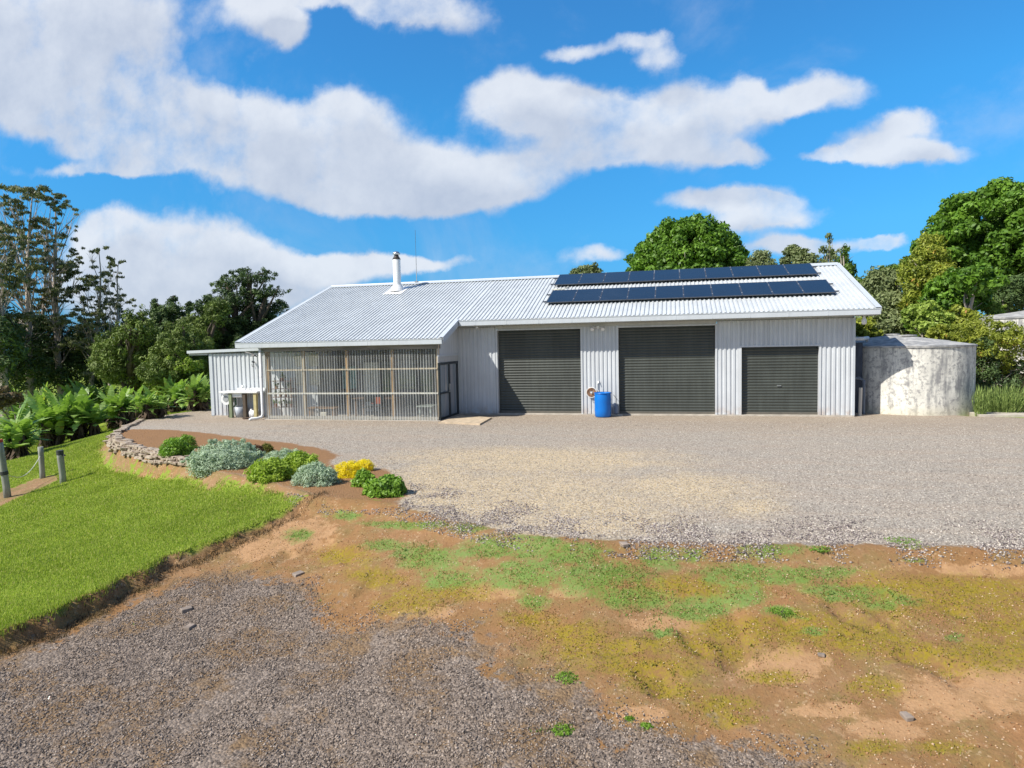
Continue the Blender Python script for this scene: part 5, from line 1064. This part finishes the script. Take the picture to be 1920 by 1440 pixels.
vs_ = g.n('ShaderNodeVectorMath', operation='MULTIPLY_ADD'); g.set(vs_.inputs[0], va.outputs[0]); vs_.inputs[1].default_value = (.075, .06, 0); g.set(vs_.inputs[2], gi.outputs[0])
cur = vs_.outputs[0]                      # the density is carried in z, which keeps the chain serial
zz = g.n('ShaderNodeVectorMath', operation='MULTIPLY'); g.set(zz.inputs[0], cur); zz.inputs[1].default_value = (1, 1, 0); cur = zz.outputs[0]
for px, py, rx, ry in CLD:
    u0, v0 = uv(px, py); u1, v1 = uv(px+rx, py); u2, v2 = uv(px, py-ry); su = math.hypot(u1-u0, v1-v0); sv = math.hypot(u2-u0, v2-v0)
    mp = g.n('ShaderNodeMapping', vector_type='TEXTURE'); g.set(mp.inputs[0], cur); mp.inputs['Location'].default_value = (u0, v0, 0); mp.inputs['Rotation'].default_value = (0, 0, math.atan2(v1-v0, u1-u0)); mp.inputs['Scale'].default_value = (su*1.5, sv*1.5, 1e6)
    ln = g.n('ShaderNodeVectorMath', operation='LENGTH'); g.set(ln.inputs[0], mp.outputs[0])
    f = g.rng(ln.outputs['Value'], 1.15, .0)
    cz = g.n('ShaderNodeCombineXYZ'); g.set(cz.inputs[2], f)
    av = g.n('ShaderNodeVectorMath', operation='ADD'); g.set(av.inputs[0], cur); g.set(av.inputs[1], cz.outputs[0]); cur = av.outputs[0]
sz = g.n('ShaderNodeSeparateXYZ'); g.set(sz.inputs[0], cur); acc = sz.outputs[2]
den = g.math('MINIMUM', acc, 1.0); n2 = g.noise(6.5, 12, gi.outputs[0], .60); n3 = g.noise(2.6, 3, gi.outputs[0], .5); den = g.math('ADD', den, g.math('ADD', g.math('MULTIPLY', g.math('SUBTRACT', n2, .5), 1.9), g.math('MULTIPLY', g.math('SUBTRACT', n3, .52), 1.3))); g.set(go.inputs[0], den)
tc = w.n('ShaderNodeTexCoord'); sp = w.n('ShaderNodeSeparateXYZ'); w.set(sp.inputs[0], tc.outputs['Generated'])
yy = w.math('MAXIMUM', sp.outputs[1], .05); uu = w.math('DIVIDE', sp.outputs[0], yy); vv_ = w.math('DIVIDE', sp.outputs[2], yy)
cb = w.n('ShaderNodeCombineXYZ'); w.set(cb.inputs[0], uu); w.set(cb.inputs[1], vv_)
def dens(off):
    ad = w.n('ShaderNodeVectorMath', operation='ADD'); w.set(ad.inputs[0], cb.outputs[0]); ad.inputs[1].default_value = off
    gn = w.n('ShaderNodeGroup'); gn.node_tree = ng; w.set(gn.inputs[0], ad.outputs[0]); return gn.outputs[0]
d0 = dens((0, 0, 0)); d1 = dens((-.03, .055, 0))
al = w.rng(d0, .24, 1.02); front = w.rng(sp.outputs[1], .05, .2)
veil = w.math('MULTIPLY', w.rng(w.noise(2.6, 8, cb.outputs[0], .62, .4), .50, .74), .30); al = w.math('MAXIMUM', al, veil)
# clouds elsewhere in the sky (behind and beside the camera)
bn = w.noise(2.2, 7, tc.outputs['Generated'], .6); back = w.rng(bn, .50, .68)
al = w.math('ADD', w.math('MULTIPLY', al, front), w.math('MULTIPLY', back, w.math('SUBTRACT', 1.0, front)), clamp=True)
shd = w.rng(w.math('SUBTRACT', d1, w.math('MULTIPLY', d0, .25)), -.15, 1.1, .05, .85, smooth=False)
rel1 = w.noise(6, 9, cb.outputs[0], .6); ad2 = w.n('ShaderNodeVectorMath', operation='ADD'); w.set(ad2.inputs[0], cb.outputs[0]); ad2.inputs[1].default_value = (-.018, .03, 0); rel2 = w.noise(6, 9, ad2.outputs[0], .6)
shd = w.math('ADD', shd, w.math('MULTIPLY', w.math('SUBTRACT', rel2, rel1), 1.3))
thin = w.noise(5.5, 7, cb.outputs[0], .62, .3)
cc = w.mix(w.math('MULTIPLY_ADD', w.math('SUBTRACT', thin, .5), .35, shd), (7.0, 7.3, 7.8), (4.5, 5.0, 6.0))
hs = w.n('ShaderNodeHueSaturation'); hs.inputs['Saturation'].default_value = 1.0; hs.inputs['Value'].default_value = 1.0; w.set(hs.inputs['Color'], sky.outputs[0])
elv = w.rng(sp.outputs[2], .0, .45, smooth=False)
skc = w.mix(1.0, hs.outputs[0], w.ramp(elv, [(0, (.16, .44, .92)), (.12, (.19, .57, 1.02)), (.35, (.27, .88, 1.28)), (.7, (.32, 1.15, 1.60)), (1, (.38, 1.18, 1.68))]), 'MULTIPLY')
fin = w.mix(w.math('MULTIPLY', al, .90), w.mix(front, w.mix(1.0, sky.outputs[0], (.58, .72, .92), 'MULTIPLY'), skc), cc); w.set(bg.inputs[0], fin); T.links.new(bg.outputs[0], outw.inputs[0])  # unseen sky behind the camera has its own tint, chosen for the fill light
sc.view_settings.view_transform = 'Standard'; sc.view_settings.look = 'None'; sc.view_settings.exposure = .38; sc.view_settings.gamma = 1
sc.render.film_transparent = False
sc.cycles.max_bounces = 8; sc.cycles.transparent_max_bounces = 16
